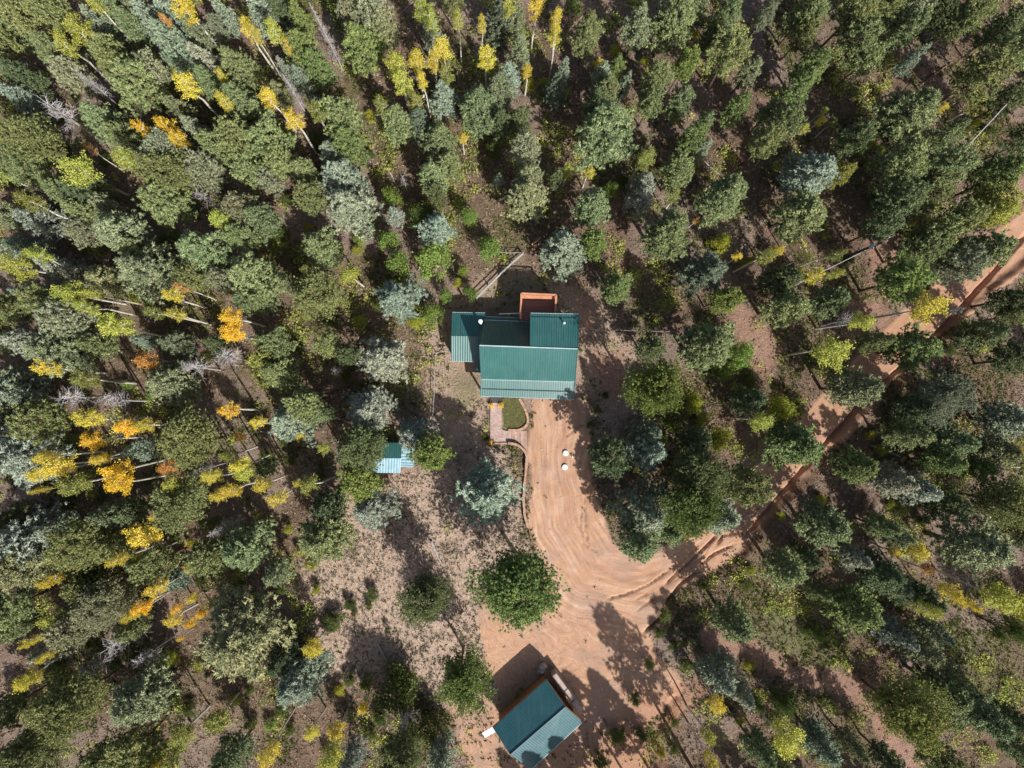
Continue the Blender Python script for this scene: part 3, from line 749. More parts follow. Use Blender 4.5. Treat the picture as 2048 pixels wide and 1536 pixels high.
# x,y of the crown on the photo, crown width in photo px, sort[, height in m]
TREES = """
20,25,60,D 62,35,68,P 112,30,60,P 32,58,50,D 15,85,50,P 10,135,46,P 160,60,55,A 128,92,38,A 190,10,32,A 235,22,58,D 275,10,46,Pg 205,52,44,S
272,62,50,D 302,47,48,S 328,42,20,O 352,32,56,S 374,14,50,Y 350,98,68,St 400,68,44,Dg 442,72,30,Pg 450,30,34,S 495,60,34,Y 478,142,60,D 487,208,68,D
118,118,58,D 160,165,56,Pg 60,168,56,Dd 55,205,46,S 235,122,58,P 285,192,78,P 258,155,56,P 310,150,46,Pg 370,165,46,Y 412,128,44,Sg 443,158,22,Y 425,172,42,D 450,205,30,Y
360,226,40,Dg 332,243,42,Yg 280,250,24,Yg 218,250,66,D 262,280,58,D 396,262,38,S 432,302,52,P 350,280,36,Yg 345,304,62,Pg 183,302,18,O,7 90,292,84,P 28,288,66,P 62,342,68,P
150,330,70,A 245,325,48,A 348,358,86,P 420,350,66,Pg 485,292,66,P 502,342,58,P 200,378,44,D -15,335,60,A 120,378,50,D
532,30,48,S 562,22,44,Dd 545,68,38,A 568,92,18,Y 503,62,24,Y 606,108,66,Db 636,138,58,Db 610,50,38,Db 682,30,48,Gd,7 700,42,40,Pg 745,28,68,Pg 724,95,78,Db 772,62,52,Dg 576,148,30,Sg 612,165,32,S
538,190,36,Y 562,200,34,Dg 582,236,36,Y 628,216,40,Ad 688,246,68,P 706,292,62,Db 664,312,50,S 615,346,54,D 690,368,84,S 524,232,44,D 540,290,78,P 572,330,56,P 545,368,40,Pg
795,125,52,A 830,120,42,Y 862,128,32,Y 846,165,26,Y 804,162,46,A 886,95,42,Y 860,62,36,S 840,15,42,A 862,42,36,A 915,40,26,A 908,12,40,P 965,50,22,Y 972,105,42,Y 1003,45,48,Sd 1012,10,34,A
890,152,36,Ad 887,200,50,S 832,205,32,Ad 796,252,60,D 840,250,48,Sd 880,285,62,D 902,330,50,D 866,356,58,D 958,225,78,D 1005,188,56,Dg 925,275,20,Y,6 990,296,26,Gd,4 995,360,20,S,5 762,212,32,Ad 1006,250,46,Dd
1036,45,44,Dg 1040,108,44,Dg 1020,158,42,S 1070,15,34,Y 1118,45,28,Y 1112,78,26,Y 1055,142,25,Y,7 1172,72,60,D 1145,12,32,Gd,7 1272,62,54,Dg 1345,45,84,D 1385,12,60,D 1126,148,26,S 1114,182,40,Sd 1136,182,14,Ad,5
1200,126,22,Y,6 1232,140,34,Db,8 1205,158,38,S 1228,178,17,O,7 1247,172,24,S 1212,186,46,D 1186,212,46,Dd 1362,140,44,Pb 1312,165,52,P 1298,215,46,P 1356,208,52,D 1445,40,54,D 1455,120,74,P 1492,150,42,Dg 1425,72,36,D 1470,226,46,Db 1522,42,30,Pg
1215,275,104,D,15 1408,250,36,D 1382,282,48,Db 1405,302,28,S 1035,248,46,Dd 1052,302,54,Pg 1058,366,58,Dg 1135,342,34,A,6 1178,345,24,Y,6 1110,362,26,D 1290,312,46,Ad 1350,348,62,P 1288,372,44,Sg 1225,376,26,G,5 1456,378,66,D 1532,232,40,D 1526,292,48,P
1606,32,62,P 1602,72,42,P 1540,16,24,Dg 1700,32,68,P 1762,22,58,P 1708,92,66,P 1718,132,48,P 1818,20,76,Dg 1808,62,50,D 1932,25,66,P 1902,56,46,P 1622,138,62,Db 1598,176,50,Db 1822,122,30,S 1800,228,100,D 1882,276,50,D
1560,254,60,P 1612,348,84,S 1664,352,38,Py 1605,256,22,A,6 1640,240,22,Y,5 1648,220,16,A,5 1666,246,22,Ad,5 1692,292,50,Pd 1788,332,78,P 1872,350,78,P 1948,160,78,P 2010,110,66,P 2000,62,58,D 1996,208,54,Pd 1886,215,20,Y,5 1945,212,32,Ad,5 1986,360,80,Db 2040,285,58,Pd 2040,70,50,D 1868,36,46,Pd
10,432,50,Dg 82,442,56,Sg 62,404,44,Ad 140,392,56,D 188,398,60,Dd 186,428,54,D 226,420,34,Pg 246,468,84,Dg 182,468,46,Pg 302,548,100,Dg 288,505,60,D 345,406,78,P 435,440,44,A 486,424,58,Pg 492,482,48,P 416,512,88,D 452,560,44,Pg 392,566,52,P 502,612,48,D
20,500,46,S 64,502,44,Sd 36,532,56,A 70,515,34,A 120,538,44,Sg 166,552,46,Sg 215,562,56,Dg 136,578,56,A 186,582,28,A 170,606,34,A 70,590,34,S 20,618,58,P 100,612,56,P 146,642,78,Pg 230,655,62,A 362,574,22,O 340,592,34,Y 350,630,30,Y 316,622,28,Ad
466,632,44,Yg 466,664,46,Yg 130,702,96,Dg 72,688,54,Sg 200,694,50,D 295,720,42,O 344,766,78,Dg 360,690,46,Sd 412,712,24,Gd,5 440,690,36,Dd 90,738,38,Y 28,762,60,S 168,762,44,Ad 288,684,24,S,6 10,680,40,Dd
630,402,58,P 702,415,82,S 526,440,58,D 644,496,74,D 790,432,30,Sg,7 785,394,30,G,6 840,428,44,Gd,6 870,460,60,S 776,480,38,G,6 866,518,66,G,6 800,526,42,G,6 938,433,30,G,5 978,498,44,G,5 876,392,34,Dd
702,550,48,A,8 642,592,84,P 586,572,36,Dg 614,542,28,Ad 520,556,92,D 530,604,50,D 795,597,74,S,8 890,592,22,G,4 940,585,24,G,4 915,566,16,Gy,3 926,542,20,G,3 862,630,38,G,4 830,642,28,Gy,3 768,722,78,Sg,9 655,690,46,P 560,690,56,P 536,716,48,Py 562,750,64,D 702,712,38,Pd
1052,402,76,Dg 1125,508,82,S,11 1186,490,54,Pb,8 1186,412,70,D 1275,398,52,Sg 1336,466,88,D,13 1350,396,36,Ad,6 1440,400,82,D 1392,440,15,O,4 1440,486,34,Gy,5 1236,576,60,Db,7 1410,545,72,Sd 1440,600,52,Pb 1472,515,20,Y,5 1500,522,20,Gy,4 1530,510,36,Ad
1412,696,104,D,13 1310,778,92,Pb,17 1300,695,56,Dd 1482,710,50,G,7 1445,740,36,G,6 1470,700,16,Y,4 1590,425,92,D 1782,410,72,Pd 1842,402,64,P 1748,462,54,Pd 1862,472,64,P 1902,440,66,P 1958,424,78,Py 2012,420,54,A 1965,505,82,D 1902,532,66,Pg 1832,502,70,P 1792,562,76,Pb
1546,500,30,Y 1602,512,34,Ad 1672,500,28,Ad 1636,550,36,Y 1672,542,24,A 1552,562,66,Dd 1564,612,76,D 1656,602,64,D 1726,636,48,A 1850,612,66,Y 1662,698,80,A 1745,682,46,D 1822,696,84,Db 1960,665,66,Dd 2012,600,54,Dd 2026,632,38,D 2022,722,66,Dd 1702,776,78,Dg
25,782,66,S 20,838,62,Dg 106,842,76,P 174,842,50,Y 262,855,44,Yg 286,848,38,Y 182,885,40,Yg 194,912,30,Y 392,882,96,P 350,740,36,Dd 460,822,36,Yg 483,868,20,O,7 512,848,26,Y 50,912,104,Sg 126,932,48,Y 76,944,38,Y 150,962,54,Ad 92,918,32,Y 76,985,16,Y
228,938,50,Yg 230,974,52,Yg 286,900,44,S 330,935,36,O 346,965,42,A 452,905,32,Ad 482,922,38,Y 420,960,38,Y 492,950,44,A 436,985,34,Y 470,982,34,Y 372,1000,86,P 312,1030,24,Y 268,1020,48,D 222,1030,54,Dg 286,1076,58,Y 182,1080,96,P 240,1090,54,P 60,1080,100,Sg 120,1050,34,S 42,1125,90,Dg 32,1030,50,Dd
284,1116,20,Y 324,1118,64,P 236,1125,28,Y 176,1142,62,Gd,8 425,1045,22,D 426,1062,20,Gy,5 382,1085,18,Y,6 386,1136,26,Y,7 430,1112,76,P 492,1092,92,D 582,842,74,S 620,808,62,P 646,828,38,D 601,874,24,Y,6 650,890,28,A,7 740,820,84,Sg,9 830,866,58,Sg,7 732,890,82,P,12 862,910,70,Pb,9 722,962,72,Pb,10
536,930,36,Pd 522,968,38,Y 550,992,36,Y 593,965,20,Y,6 626,975,42,Ad 746,1022,72,Sg,8 648,1072,98,D,11 660,1012,60,Dd 556,1142,50,Dg 978,990,104,S,12 1214,910,74,Pd,10.5 1292,905,66,S,12 1290,862,44,S,11 1386,880,62,Dd 1436,875,42,Gy,6 1406,840,24,Gy,4 1385,810,32,Gy,6
1380,945,84,P,13 1290,1018,96,S,13 1372,1015,94,Pb,14 1472,960,76,P,13 1425,1025,70,S,12 1278,1082,84,D,11 1332,1062,56,D 1490,800,56,Dd 1522,840,48,A 1556,822,54,Gy,7 1582,892,100,Db 1872,795,82,Pg 1822,822,60,Dd 2010,840,74,S 1802,866,64,D 1892,882,64,D 1878,925,54,Db 1940,936,34,Pb 1706,925,68,Db 1978,910,84,Dg 2036,905,24,Y
1782,960,56,Sg 1824,978,56,Sg 1882,1006,62,Dd 1642,1050,86,D 1755,1050,46,D 1785,1075,46,Dg 1838,1102,46,Y,7 1788,1100,28,Y,6 1855,1140,28,O,6 1940,1092,110,Dg 1990,1000,92,P 2036,1062,60,Pd 1562,1132,74,D 1612,1112,46,Dd 1702,1112,48,Sg 1752,1142,70,Dd
25,1210,72,P 104,1164,30,Y 100,1236,46,A 180,1172,56,P 230,1202,88,Pg 308,1182,38,Y 282,1215,34,Yg 256,1232,28,Y 350,1160,40,St,7 356,1216,20,Yg,7 384,1192,22,Y,7 346,1242,32,Y,7 378,1246,22,Yg,7 405,1228,22,Yg,7 425,1204,28,Y,7 362,1276,12,Yg,4 22,1256,56,D 168,1250,72,Pg 112,1292,46,Sg 270,1252,44,D
68,1290,24,Y 96,1316,20,Y 54,1350,44,Y 270,1302,34,Gd,5 330,1322,26,Gy,4 485,1268,150,Dg,14 155,1400,104,P 290,1392,100,Dg 14,1422,66,P 70,1490,98,P 222,1508,70,P 284,1482,72,P 330,1508,60,Py 366,1470,56,Ad,8 430,1442,54,Ad,8 466,1512,66,D 310,1522,22,Y
850,1186,88,Pd,10 920,1343,84,Pb,11 1048,1160,140,Pb,14 600,1362,86,S,10 570,1312,54,Dd 625,1296,46,Y,7 670,1240,34,Gd,2 790,1382,80,Gd,5 812,1352,26,Gd,3 725,1415,28,Y,5 625,1466,30,Y,7 672,1470,42,Y,7 530,1510,44,Y 650,1518,60,A 705,1510,40,Sg 805,1500,86,P 880,1510,50,S 846,1462,56,Gd,5
1466,1238,76,D,11 1440,1345,60,S 1478,1382,44,Sg 1440,1410,38,Y,8 1500,1400,40,Gd,6 1414,1476,32,A,8 1422,1520,30,Y,8 1512,1492,54,D 1202,1522,30,Gd,3 1700,1216,94,Db 1626,1180,36,D 1772,1165,56,Dg 1826,1192,66,Dd 1852,1222,40,A 1908,1192,44,Y 1946,1216,26,Y 2004,1190,72,A 2036,1216,50,Gy 2022,1262,50,Gd,8
1790,1262,50,Sg 1835,1292,66,Dg 1866,1262,38,Sd 1802,1420,102,Py 1880,1375,86,D 1940,1425,86,D 2024,1440,52,Dd 1570,1480,70,A 1638,1482,62,St 1552,1520,50,D 1700,1480,46,Dg 1770,1512,50,Dd 1862,1502,62,P 1566,1404,44,Gd,6 2035,1500,50,D 30,1560,60,P
120,225,60,X,9 180,165,30,X,11 585,185,26,K 655,72,26,K,13 805,358,16,X,6 392,735,46,X,8 456,715,54,X,7 142,790,50,X,9 232,802,50,X,9 670,742,22,X,5 1900,622,30,X,7 1690,642,34,X,7 450,1055,36,K,10 240,1288,56,X,9 190,1332,44,X,9 295,1312,42,X,8 808,1440,38,X,7 410,935,30,X,9 700,262,18,X,7 1322,900,20,X,8 415,395,26,X,9
""".split()

# additional sparse shrubs
SHRUBS = """
700,1210,18,Gd 745,1190,22,Gd 738,1212,14,Gd 660,1255,20,Gd 708,1225,14,Gd 632,1180,16,Gy 775,1260,12,Gd 1098,705,9,G 1160,700,10,G 1108,640,14,G 1195,820,16,Gd 1212,790,14,Gd 1180,850,12,Gd 1330,1230,26,Gd 1320,1265,20,Gd 1235,1470,30,Gd 1285,1470,28,Gd
1345,1290,20,Gd 1375,1330,24,Gd 1300,1330,18,G 1270,1400,22,Gd 1350,1445,20,Gd 1640,1275,20,G 1620,1260,26,Gd 1500,755,26,Gd 1510,790,22,Gd 1330,340,22,Gd 1250,360,20,Gd 1060,170,22,Gy 1090,165,18,Gy 1090,195,22,Gd 1390,70,18,Gy 1290,120,14,Gy 1230,100,20,Gy 680,500,16,Gy
618,455,14,Gy 560,470,26,Gd 575,400,20,Gd 720,480,22,G 715,500,18,Gy 755,610,20,Gd 720,640,22,Gy 660,640,24,Gd 615,630,18,Gy 600,700,16,Gd 690,750,18,Gd 580,920,20,Gd 565,880,22,Gd 640,950,20,Gd 530,910,22,Gd 575,1060,16,Gy 620,1130,20,Gy 600,1105,18,Gy 560,1180,20,Gd
1950,245,18,Gy 1985,262,20,Gd 1975,230,14,Gy 1760,300,18,Gy 1740,285,18,Gy 1745,400,20,Gd 1700,520,18,Gd 1585,480,18,Gd 1620,560,22,Gd 1600,545,18,Gy 1900,700,20,Gd 1760,900,22,Gy 1740,870,16,Gy 1900,760,24,Gd 1780,1010,18,Gy 1640,1000,20,Gy 1560,1030,16,Gy 1490,1170,24,Gd 1500,1140,18,Gy
1850,1040,20,Gd 1500,1330,20,Gy 1540,1440,22,Gd 1350,1500,22,Gd 1325,1510,16,Gy 1480,1440,18,Gy 700,1360,22,Gd 680,1380,20,Gy 730,1370,18,Gd 560,1420,22,Gd 580,1460,20,Gd 540,1450,20,G 500,1450,22,Gd 760,1440,24,Gd 740,1470,22,Gd 500,1380,20,Gd 380,1420,24,Gd 340,1390,20,Gd 400,1330,18,Gy
470,1400,20,Gy 350,1320,16,Gy 120,1330,22,Gd 60,1240,20,Gd 110,1410,22,Gd 230,1330,22,Gd 180,1290,18,Gd 480,1170,18,Gd 400,1160,20,Gd 350,1080,18,Gd 130,1010,22,Gd 300,960,22,Gd 260,900,18,G 130,890,20,G 150,880,18,G 200,1000,18,Gd 60,850,18,Gy 250,770,20,G 300,790,18,G 330,690,20,Gd 300,610,18,G 270,600,18,Gy
200,480,18,Gd 330,480,22,Gd 350,470,16,G 100,420,18,Gd 50,410,20,Gy 210,320,20,Gd 130,300,18,Gd 240,210,18,Gd 150,190,18,Gd 410,110,20,Gd 460,130,18,Gy 220,100,16,G 440,10,18,Gy 590,80,16,Gd 560,170,14,Gy 640,290,20,Gd 620,270,18,Gd 740,230,18,Gy 750,190,18,Gd 850,180,14,Gy 880,350,14,G 740,310,16,Gd
""".split()

def parse(s):
    q = s.split(',')
    return float(q[0]), float(q[1]), float(q[2]), q[3], (float(q[4]) if len(q) > 4 else None)

rng = random.Random(7)
recs = []
BASED = [(1372, 1516, 19.0, 2.2, 'P', 'slim pine trunk leaning out of the bottom edge right of the barn')]
for s in TREES + SHRUBS:
    X, Y, w, code, h = parse(s)
    K = code[0]
    fam = {'Y': 'A', 'O': 'A'}.get(K, K)
    wm = w / 18.9
    if K == 'G':
        fam = 'G'
        if h is None: h = 1.0 + wm * 0.7
        if h >= 5: fam = 'G'
    if h is None:
        far = min(1.0, math.hypot(X - 985, Y - 800) / 900)
        if fam == 'A': h = 8.2 + 2.4 * far + w * 0.02
        elif fam in 'XK': h = 9.0
        else: h = 5.6 + wm * 1.0 + 1.2 * far
        h *= rng.uniform(0.93, 1.08)
    if fam == 'P' and w > 78: fam = 'PL'
    H0, R0, cf = PDIM[fam]
    zc = cf * h
    p = W(X, Y, zc)
    ppm = FPX / (CAM_H - zc)
    rad = w / ppm / 2 * {'A': 1.0, 'S': 1.28, 'D': 1.12}.get(fam, 1.03)
    recs.append(dict(X=X, Y=Y, w=w, code=code, K=K, fam=fam, h=h, p=p, rad=rad))

for X, Y, h, rad, code, lab in BASED:
    recs.append(dict(X=X, Y=Y + 4, w=60, code=code, K=code[0], fam=code[0], h=h, p=W(X, Y, 0), rad=rad, lab=lab))
# ---- labels: sort + colour + where; the few that share a patch are ranked in it
ROWS = [(120, "along the top edge"), (300, "just below the top edge"), (470, "in the upper third"), (640, "just above mid height"), (810, "at mid height"), (980, "just below mid height"), (1160, "in the lower third"), (1350, "just above the bottom edge"), (9999, "along the bottom edge")]
COLS = [(150, "far left"), (380, "left"), (620, "inner left"), (860, "centre left"), (1120, "middle"), (1380, "centre right"), (1640, "inner right"), (1880, "right"), (9999, "far right")]
PLUR = {'pine': "pines", 'fir': "firs", 'spruce': "spruces", 'aspen': "aspens", 'shrub': "shrubs", 'dead tree': "dead trees"}
def cell(x, y):
    r = next(i for i, (l, _) in enumerate(ROWS) if y < l); c = next(i for i, (l, _) in enumerate(COLS) if x < l)
    return r, c
ORD = ["leftmost", "second from left", "third from left", "fourth from left", "fifth from left", "sixth from left", "seventh from left", "eighth from left", "ninth from left"]
NUM = {2: "two", 3: "three", 4: "four", 5: "five", 6: "six", 7: "seven", 8: "eight", 9: "nine"}
cells = {}
for r in recs:
    r['tone'] = TONE[r['code']][0]; r['cat'] = NAME[r['K']][1]
    if r['K'] == 'G' and r['w'] > 50: r['tone'] = "broad " + r['tone']
    r['cell'] = cell(r['X'], r['Y'])
    cells.setdefault((r['cell'], r['tone'], r['cat']), []).append(r)
for (cl, tone, cat), rs_ in cells.items():
    rs_.sort(key=lambda q: q['X'])
    where = ROWS[cl[0]][1] + ", " + COLS[cl[1]][1]
    for i, r in enumerate(rs_):
        n = len(rs_)
        if n == 1: r['label'] = "only %s %s %s" % (tone, cat, where)
        elif i == n - 1: r['label'] = "rightmost of %s %s %s %s" % (NUM[n], tone, PLUR[cat], where)
        else: r['label'] = "%s of %s %s %s %s" % (ORD[i], NUM[n], tone, PLUR[cat], where)
SPECIAL = {(1048, 1160): "largest bright green pine, alone beside the dirt drive above the barn", (920, 1343): "bright green pine with bare leaning trunk, left of the barn",
           (850, 1186): "dark green pine at the edge of the bare clearing", (978, 990): "round blue grey spruce inside the bend of the brick retaining wall",
           (795, 597): "lone blue grey spruce up-left of the house annex", (862, 910): "bright green pine touching the right side of the small shed",
           (732, 890): "olive green pine covering the left corner of the small shed", (722, 962): "bright green pine below left of the small shed",
           (830, 866): "pale silvery spruce above the lean-to of the small shed", (485, 1268): "widest greyish green fir of all, in the lower left forest",
           (1236, 576): "small round mid green fir alone right of the deck", (1125, 508): "blue grey spruce above the deck, beside the log pile",
           (1186, 490): "bright green pine tucked against the spruce above the deck", (978, 498): "small leafy shrub at the upper end of the pole fence",
           (1215, 275): "widest sage green fir in the upper forest above the house", (466, 632): "deep golden aspen just above its twin, left of centre",
           (466, 664): "deep golden aspen just below its twin, left of centre", (1310, 778): "bright green pine right of the house, across the bare yard",
           (1412, 696): "very wide round sage green fir between the house and the road"}
for r in recs:
    if 'lab' in r: r['label'] = r['lab']
    k = (int(r['X']), int(r['Y']))
    if k in SPECIAL: r['label'] = SPECIAL[k]
GROUPS = {'pine': "pines of the forest", 'fir': "firs of the forest", 'spruce': "spruces of the forest", 'aspen': "autumn aspens", 'shrub': "shrubs of the undergrowth", 'dead tree': "bare dead trees"}

zs = ground_height(np.array([r['p'].x for r in recs]), np.array([r['p'].y for r in recs]))
TREE_XY = []
for r, z in zip(recs, zs):
    H0, R0, cf = PDIM[r['fam']]
    tm, cm = rng.choice(PROTO[r['fam']])
    e = empty(NAME[r['K']][0], (r['p'].x, r['p'].y, float(z)))
    tag(e, r['label'], r['cat'], GROUPS[r['cat']])
    e.rotation_euler = (R(rng.uniform(-2, 2)), R(rng.uniform(-2, 2)), rng.uniform(0, 6.28))
    s = r['rad'] / R0
    e.scale = (s, s * rng.uniform(0.93, 1.07), (r['h'] - float(z)) / H0)
    t = bpy.data.objects.new("stem" if r['K'] == 'G' else "trunk", tm); t.parent = e; COL.objects.link(t)
    if r['fam'] in ('A', 'X'):
        k = min(1.6, 0.85 / s) if r['fam'] == 'A' else 1.0
        t.scale = (k, k, 1)
    c = bpy.data.objects.new({'G': "foliage", 'X': "branches", 'K': "branches"}.get(r['K'], "crown"), cm); c.parent = e; COL.objects.link(c)
    base = TONE[r['code']][1]
    j = rng.uniform(0.86, 1.16); hj = rng.uniform(-0.08, 0.08)
    c.color = (base[0] * j * (1 + hj), base[1] * j, base[2] * j * (1 - hj), 1)
    TREE_XY.append((r['p'].x, r['p'].y, r['rad'], r['h']))

# ------------------------------------------------------------------ ground cover (uncountable)
def scatter(n, seed, dens):
    rs = np.random.RandomState(seed)
    out = []
    tot = 0
    while tot < n:
        x = rs.uniform(-61, 63, n); y = rs.uniform(-45, 47, n)
        k = rs.rand(n) < dens(x, y)
        out.append(np.stack([x[k], y[k]], 1)); tot += k.sum()
    return np.concatenate(out)[:n]
def notbuilding(X, Y):
    m = np.ones_like(X)
    for (a, b, c, d) in ((900, 620, 1160, 800), (1040, 585, 1115, 640), (745, 884, 832, 947), (978, 795, 1060, 890)):
        m = m * ~((X > a) & (X < c) & (Y > b) & (Y < d))
    m = m * (in_poly(X, Y, [(980, 1455), (1093, 1352), (1170, 1444), (1062, 1545)]) < 0)
    return m
def dens_tuft(x, y):
    X, Y, Xw, Yw, road, drv, barn, clear, yard, trail, dirt, green = ground_fields(x, y)
    return notbuilding(X, Y) * np.clip((1 - dirt * 0.985) * (1 - clear * .45) * (1 - trail * .8) * (1 - yard * .55) * (0.25 + 0.9 * sm(0.4, 0.62, fbm(x, y, 3.0, 3, 60))), 0, 1)
def blades(P, seed, size, m, col):
    rs = np.random.RandomState(seed)
    n = len(P)
    z = ground_height(P[:, 0], P[:, 1])
    C = np.column_stack([P, z])
    d = rs.normal(size=(n, m, 3)); d[..., 2] = np.abs(d[..., 2]) * 0.9 + 0.35; d /= np.linalg.norm(d, axis=2, keepdims=True)
    sd = np.cross(d, rs.normal(size=(n, m, 3))); sd /= np.linalg.norm(sd, axis=2, keepdims=True)
    S = (size * (0.5 + rs.rand(n)))[:, None, None]
    a = C[:, None] - sd * S * .16; b = C[:, None] + sd * S * .16; c = C[:, None] + d * S
    V = np.stack([a, b, c], 2).reshape(-1, 3)
    return V, np.arange(len(V)).reshape(-1, 3), np.clip(np.repeat(rs.rand(n), m) + rs.normal(size=n * m) * .15, 0, 1)
V, T, var = blades(scatter(60000, 5, dens_tuft), 6, 0.26, 7, None)
g1 = link("dry_grass", np_mesh("dry_grass", V, T, var), M_TUFT); g1.color = (0.36, 0.29, 0.2, 1)
tag(g1, "pale dry grass tufts growing all over the forest floor and clearing", "grass", kind="stuff")
def dens_green(x, y):
    X, Y, Xw, Yw, road, drv, barn, clear, yard, trail, dirt, green = ground_fields(x, y)
    return notbuilding(X, Y) * np.clip((1 - dirt) * (1 - trail) * (1 - clear * .985) * (1 - yard * .8) * (0.02 + 1.0 * sm(0.5, 0.66, fbm(x, y, 4.0, 3, 75))) + green * .5 * (1 - dirt), 0, 1)
V, T, var = blades(scatter(34000, 15, dens_green), 16, 0.3, 8, None)
g2 = link("undergrowth", np_mesh("undergrowth", V, T, var), M_TUFT); g2.color = (0.15, 0.175, 0.05, 1)
tag(g2, "low green undergrowth and grass between the tree trunks", "undergrowth", kind="stuff")

def dens_tus(x, y):
    X, Y, Xw, Yw, road, drv, barn, clear, yard, trail, dirt, green = ground_fields(x, y)
    return notbuilding(X, Y) * np.clip(clear * (1 - dirt) * (0.3 + 0.7 * sm(0.4, 0.6, fbm(x, y, 1.8, 3, 61))), 0, 1)
V, T, var = blades(scatter(3800, 35, dens_tus), 36, 0.22, 12, None)
g4 = link("grass_tussocks", np_mesh("grass_tussocks", V, T, var), M_TUFT); g4.color = (0.4, 0.36, 0.28, 1)
tag(g4, "greyish green grass tussocks dotting the pale clearing", "tussocks", kind="stuff")
def dens_low(x, y):
    X, Y, Xw, Yw, road, drv, barn, clear, yard, trail, dirt, green = ground_fields(x, y)
    return notbuilding(X, Y) * np.clip((1 - dirt) * (1 - trail) * (1 - clear * .96) * (1 - yard * .75) * sm(0.55, 0.68, fbm(x, y, 2.6, 3, 85)), 0, 1)
_rl = np.random.RandomState(31)
_p = scatter(3800, 25, dens_low)
_z = ground_height(_p[:, 0], _p[:, 1])
_c = np.concatenate([np.column_stack([a + _rl.normal(size=26) * .3, b + _rl.normal(size=26) * .3, z + .12 + .8 * _rl.rand(26)]) for (a, b), z in zip(_p, _z)])
_v, _q = leaf_quads(_rl, _c, .1)
g3 = link("ground_shrubs", np_mesh("ground_shrubs", _v, _q, np.clip(np.repeat(_rl.rand(len(_p)), 26) + _rl.normal(size=len(_q)) * .15, 0, 1)), M_LEAF); g3.color = (0.34, 0.39, 0.085, 1)
tag(g3, "knee high yellow green leafy brush covering the forest floor", "brush", kind="stuff")
def twigs():
    r_ = np.random.RandomState(77)
    P = scatter(1500, 78, dens_tuft); z = ground_height(P[:, 0], P[:, 1]) + .06
    m = MB()
    for (x, y), zz in zip(P, z):
        a = r_.rand() * 6.28; L = .4 + 1.6 * r_.rand() ** 3; r = .012 + .02 * r_.rand()
        d = Vector((math.cos(a), math.sin(a), r_.normal() * .08)) * L; p = Vector((x, y, zz))
        m.tube([p, p + d * .5 + Vector((r_.normal() * .06, r_.normal() * .06, .03)), p + d], [r, r * .8, r * .4], 3, False)
    o = link("fallen_twigs", m.mesh("fallen_twigs"), M_DEADBARK)
    tag(o, "grey sticks and broken twigs littering the forest floor", "twigs", kind="stuff")
twigs()

# woodland that goes on outside the picture (casts its shade into it from the right and below)
def forest_mass():
    rs = np.random.RandomState(99)
    pts = []
    tries = 0
    while len(pts) < 110 and tries < 9000:
        tries += 1
        x = rs.uniform(-84, 88); y = rs.uniform(-68, 70)
        X, Y = topx(np.array([x]), np.array([y]))
        X, Y = X[0], Y[0]
        if -35 < X < 2083 and -35 < Y < 1571: continue
        if seg_dist(np.array([X]), np.array([Y]), ROAD)[0][0] < 75: continue
        if any((x - a) ** 2 + (y - b) ** 2 < 4.2 ** 2 for a, b in pts): continue
        if any((x - a) ** 2 + (y - b) ** 2 < (c + 1.2) ** 2 for a, b, c, _ in TREE_XY): continue
        pts.append((x, y))
    Vs = []; Ts = []; Rs = []; off = 0
    mb = MB()
    tall = [(1288, 1612, 18.0, 2.7), (1335, 1600, 17.5, 2.2), (1222, 1650, 18.0, 2.5), (1150, 1640, 16.0, 2.3), (1190, 1610, 11.5, 1.6), (1135, 1600, 10.0, 1.7)]
    allp = [(x, y, rs.uniform(8.5, 12.5), rs.uniform(1.4, 2.3), .18) for x, y in pts]
    for a, b, hh, rd in tall:
        q = W(a, b, 0); allp.append((q.x, q.y, hh, rd, .45))
    for i, (x, y, H, Rr, cb) in enumerate(allp):
        n = 230 if cb < .3 else 420
        t = rs.rand(n); az = rs.rand(n) * 6.283
        prof = (1 - t) ** 0.62 * np.minimum(1, (t + .1) / .22) ** .5
        rr = Rr * prof * rs.uniform(.55, 1.02, n)
        C = np.stack([x + rr * np.cos(az), y + rr * np.sin(az), H * (cb + (.98 - cb) * t)], 1)
        D = np.stack([np.cos(az), np.sin(az), az * 0 + .2], 1)
        V, T, v = clumps(rs, C, rs.uniform(.3, .5, n), D, nsp=8, core=.6, spw=.2)
        Vs.append(V); Ts.append(T + off); Rs.append(v); off += len(V)
        mb.tube([(x, y, -.4), (x, y, H * .9)], [.2, .03], 5)
        o2 = len(mb.v)
    tv = np.array(mb.v)
    Vs.append(tv)
    tf = []
    for f in mb.f:
        for k in range(1, len(f) - 1): tf.append((f[0] + off, f[k] + off, f[k + 1] + off))
    Ts.append(np.array(tf)); Rs.append(np.full(len(tf), 0.1))
    o = link("surrounding_forest", np_mesh("surrounding_forest", np.concatenate(Vs), np.concatenate(Ts), np.concatenate(Rs)), M_NEEDLE)
    o.color = (0.15, 0.19, 0.085, 1)
    tag(o, "dense green forest continuing past every side of the property", "forest", kind="stuff")
forest_mass()

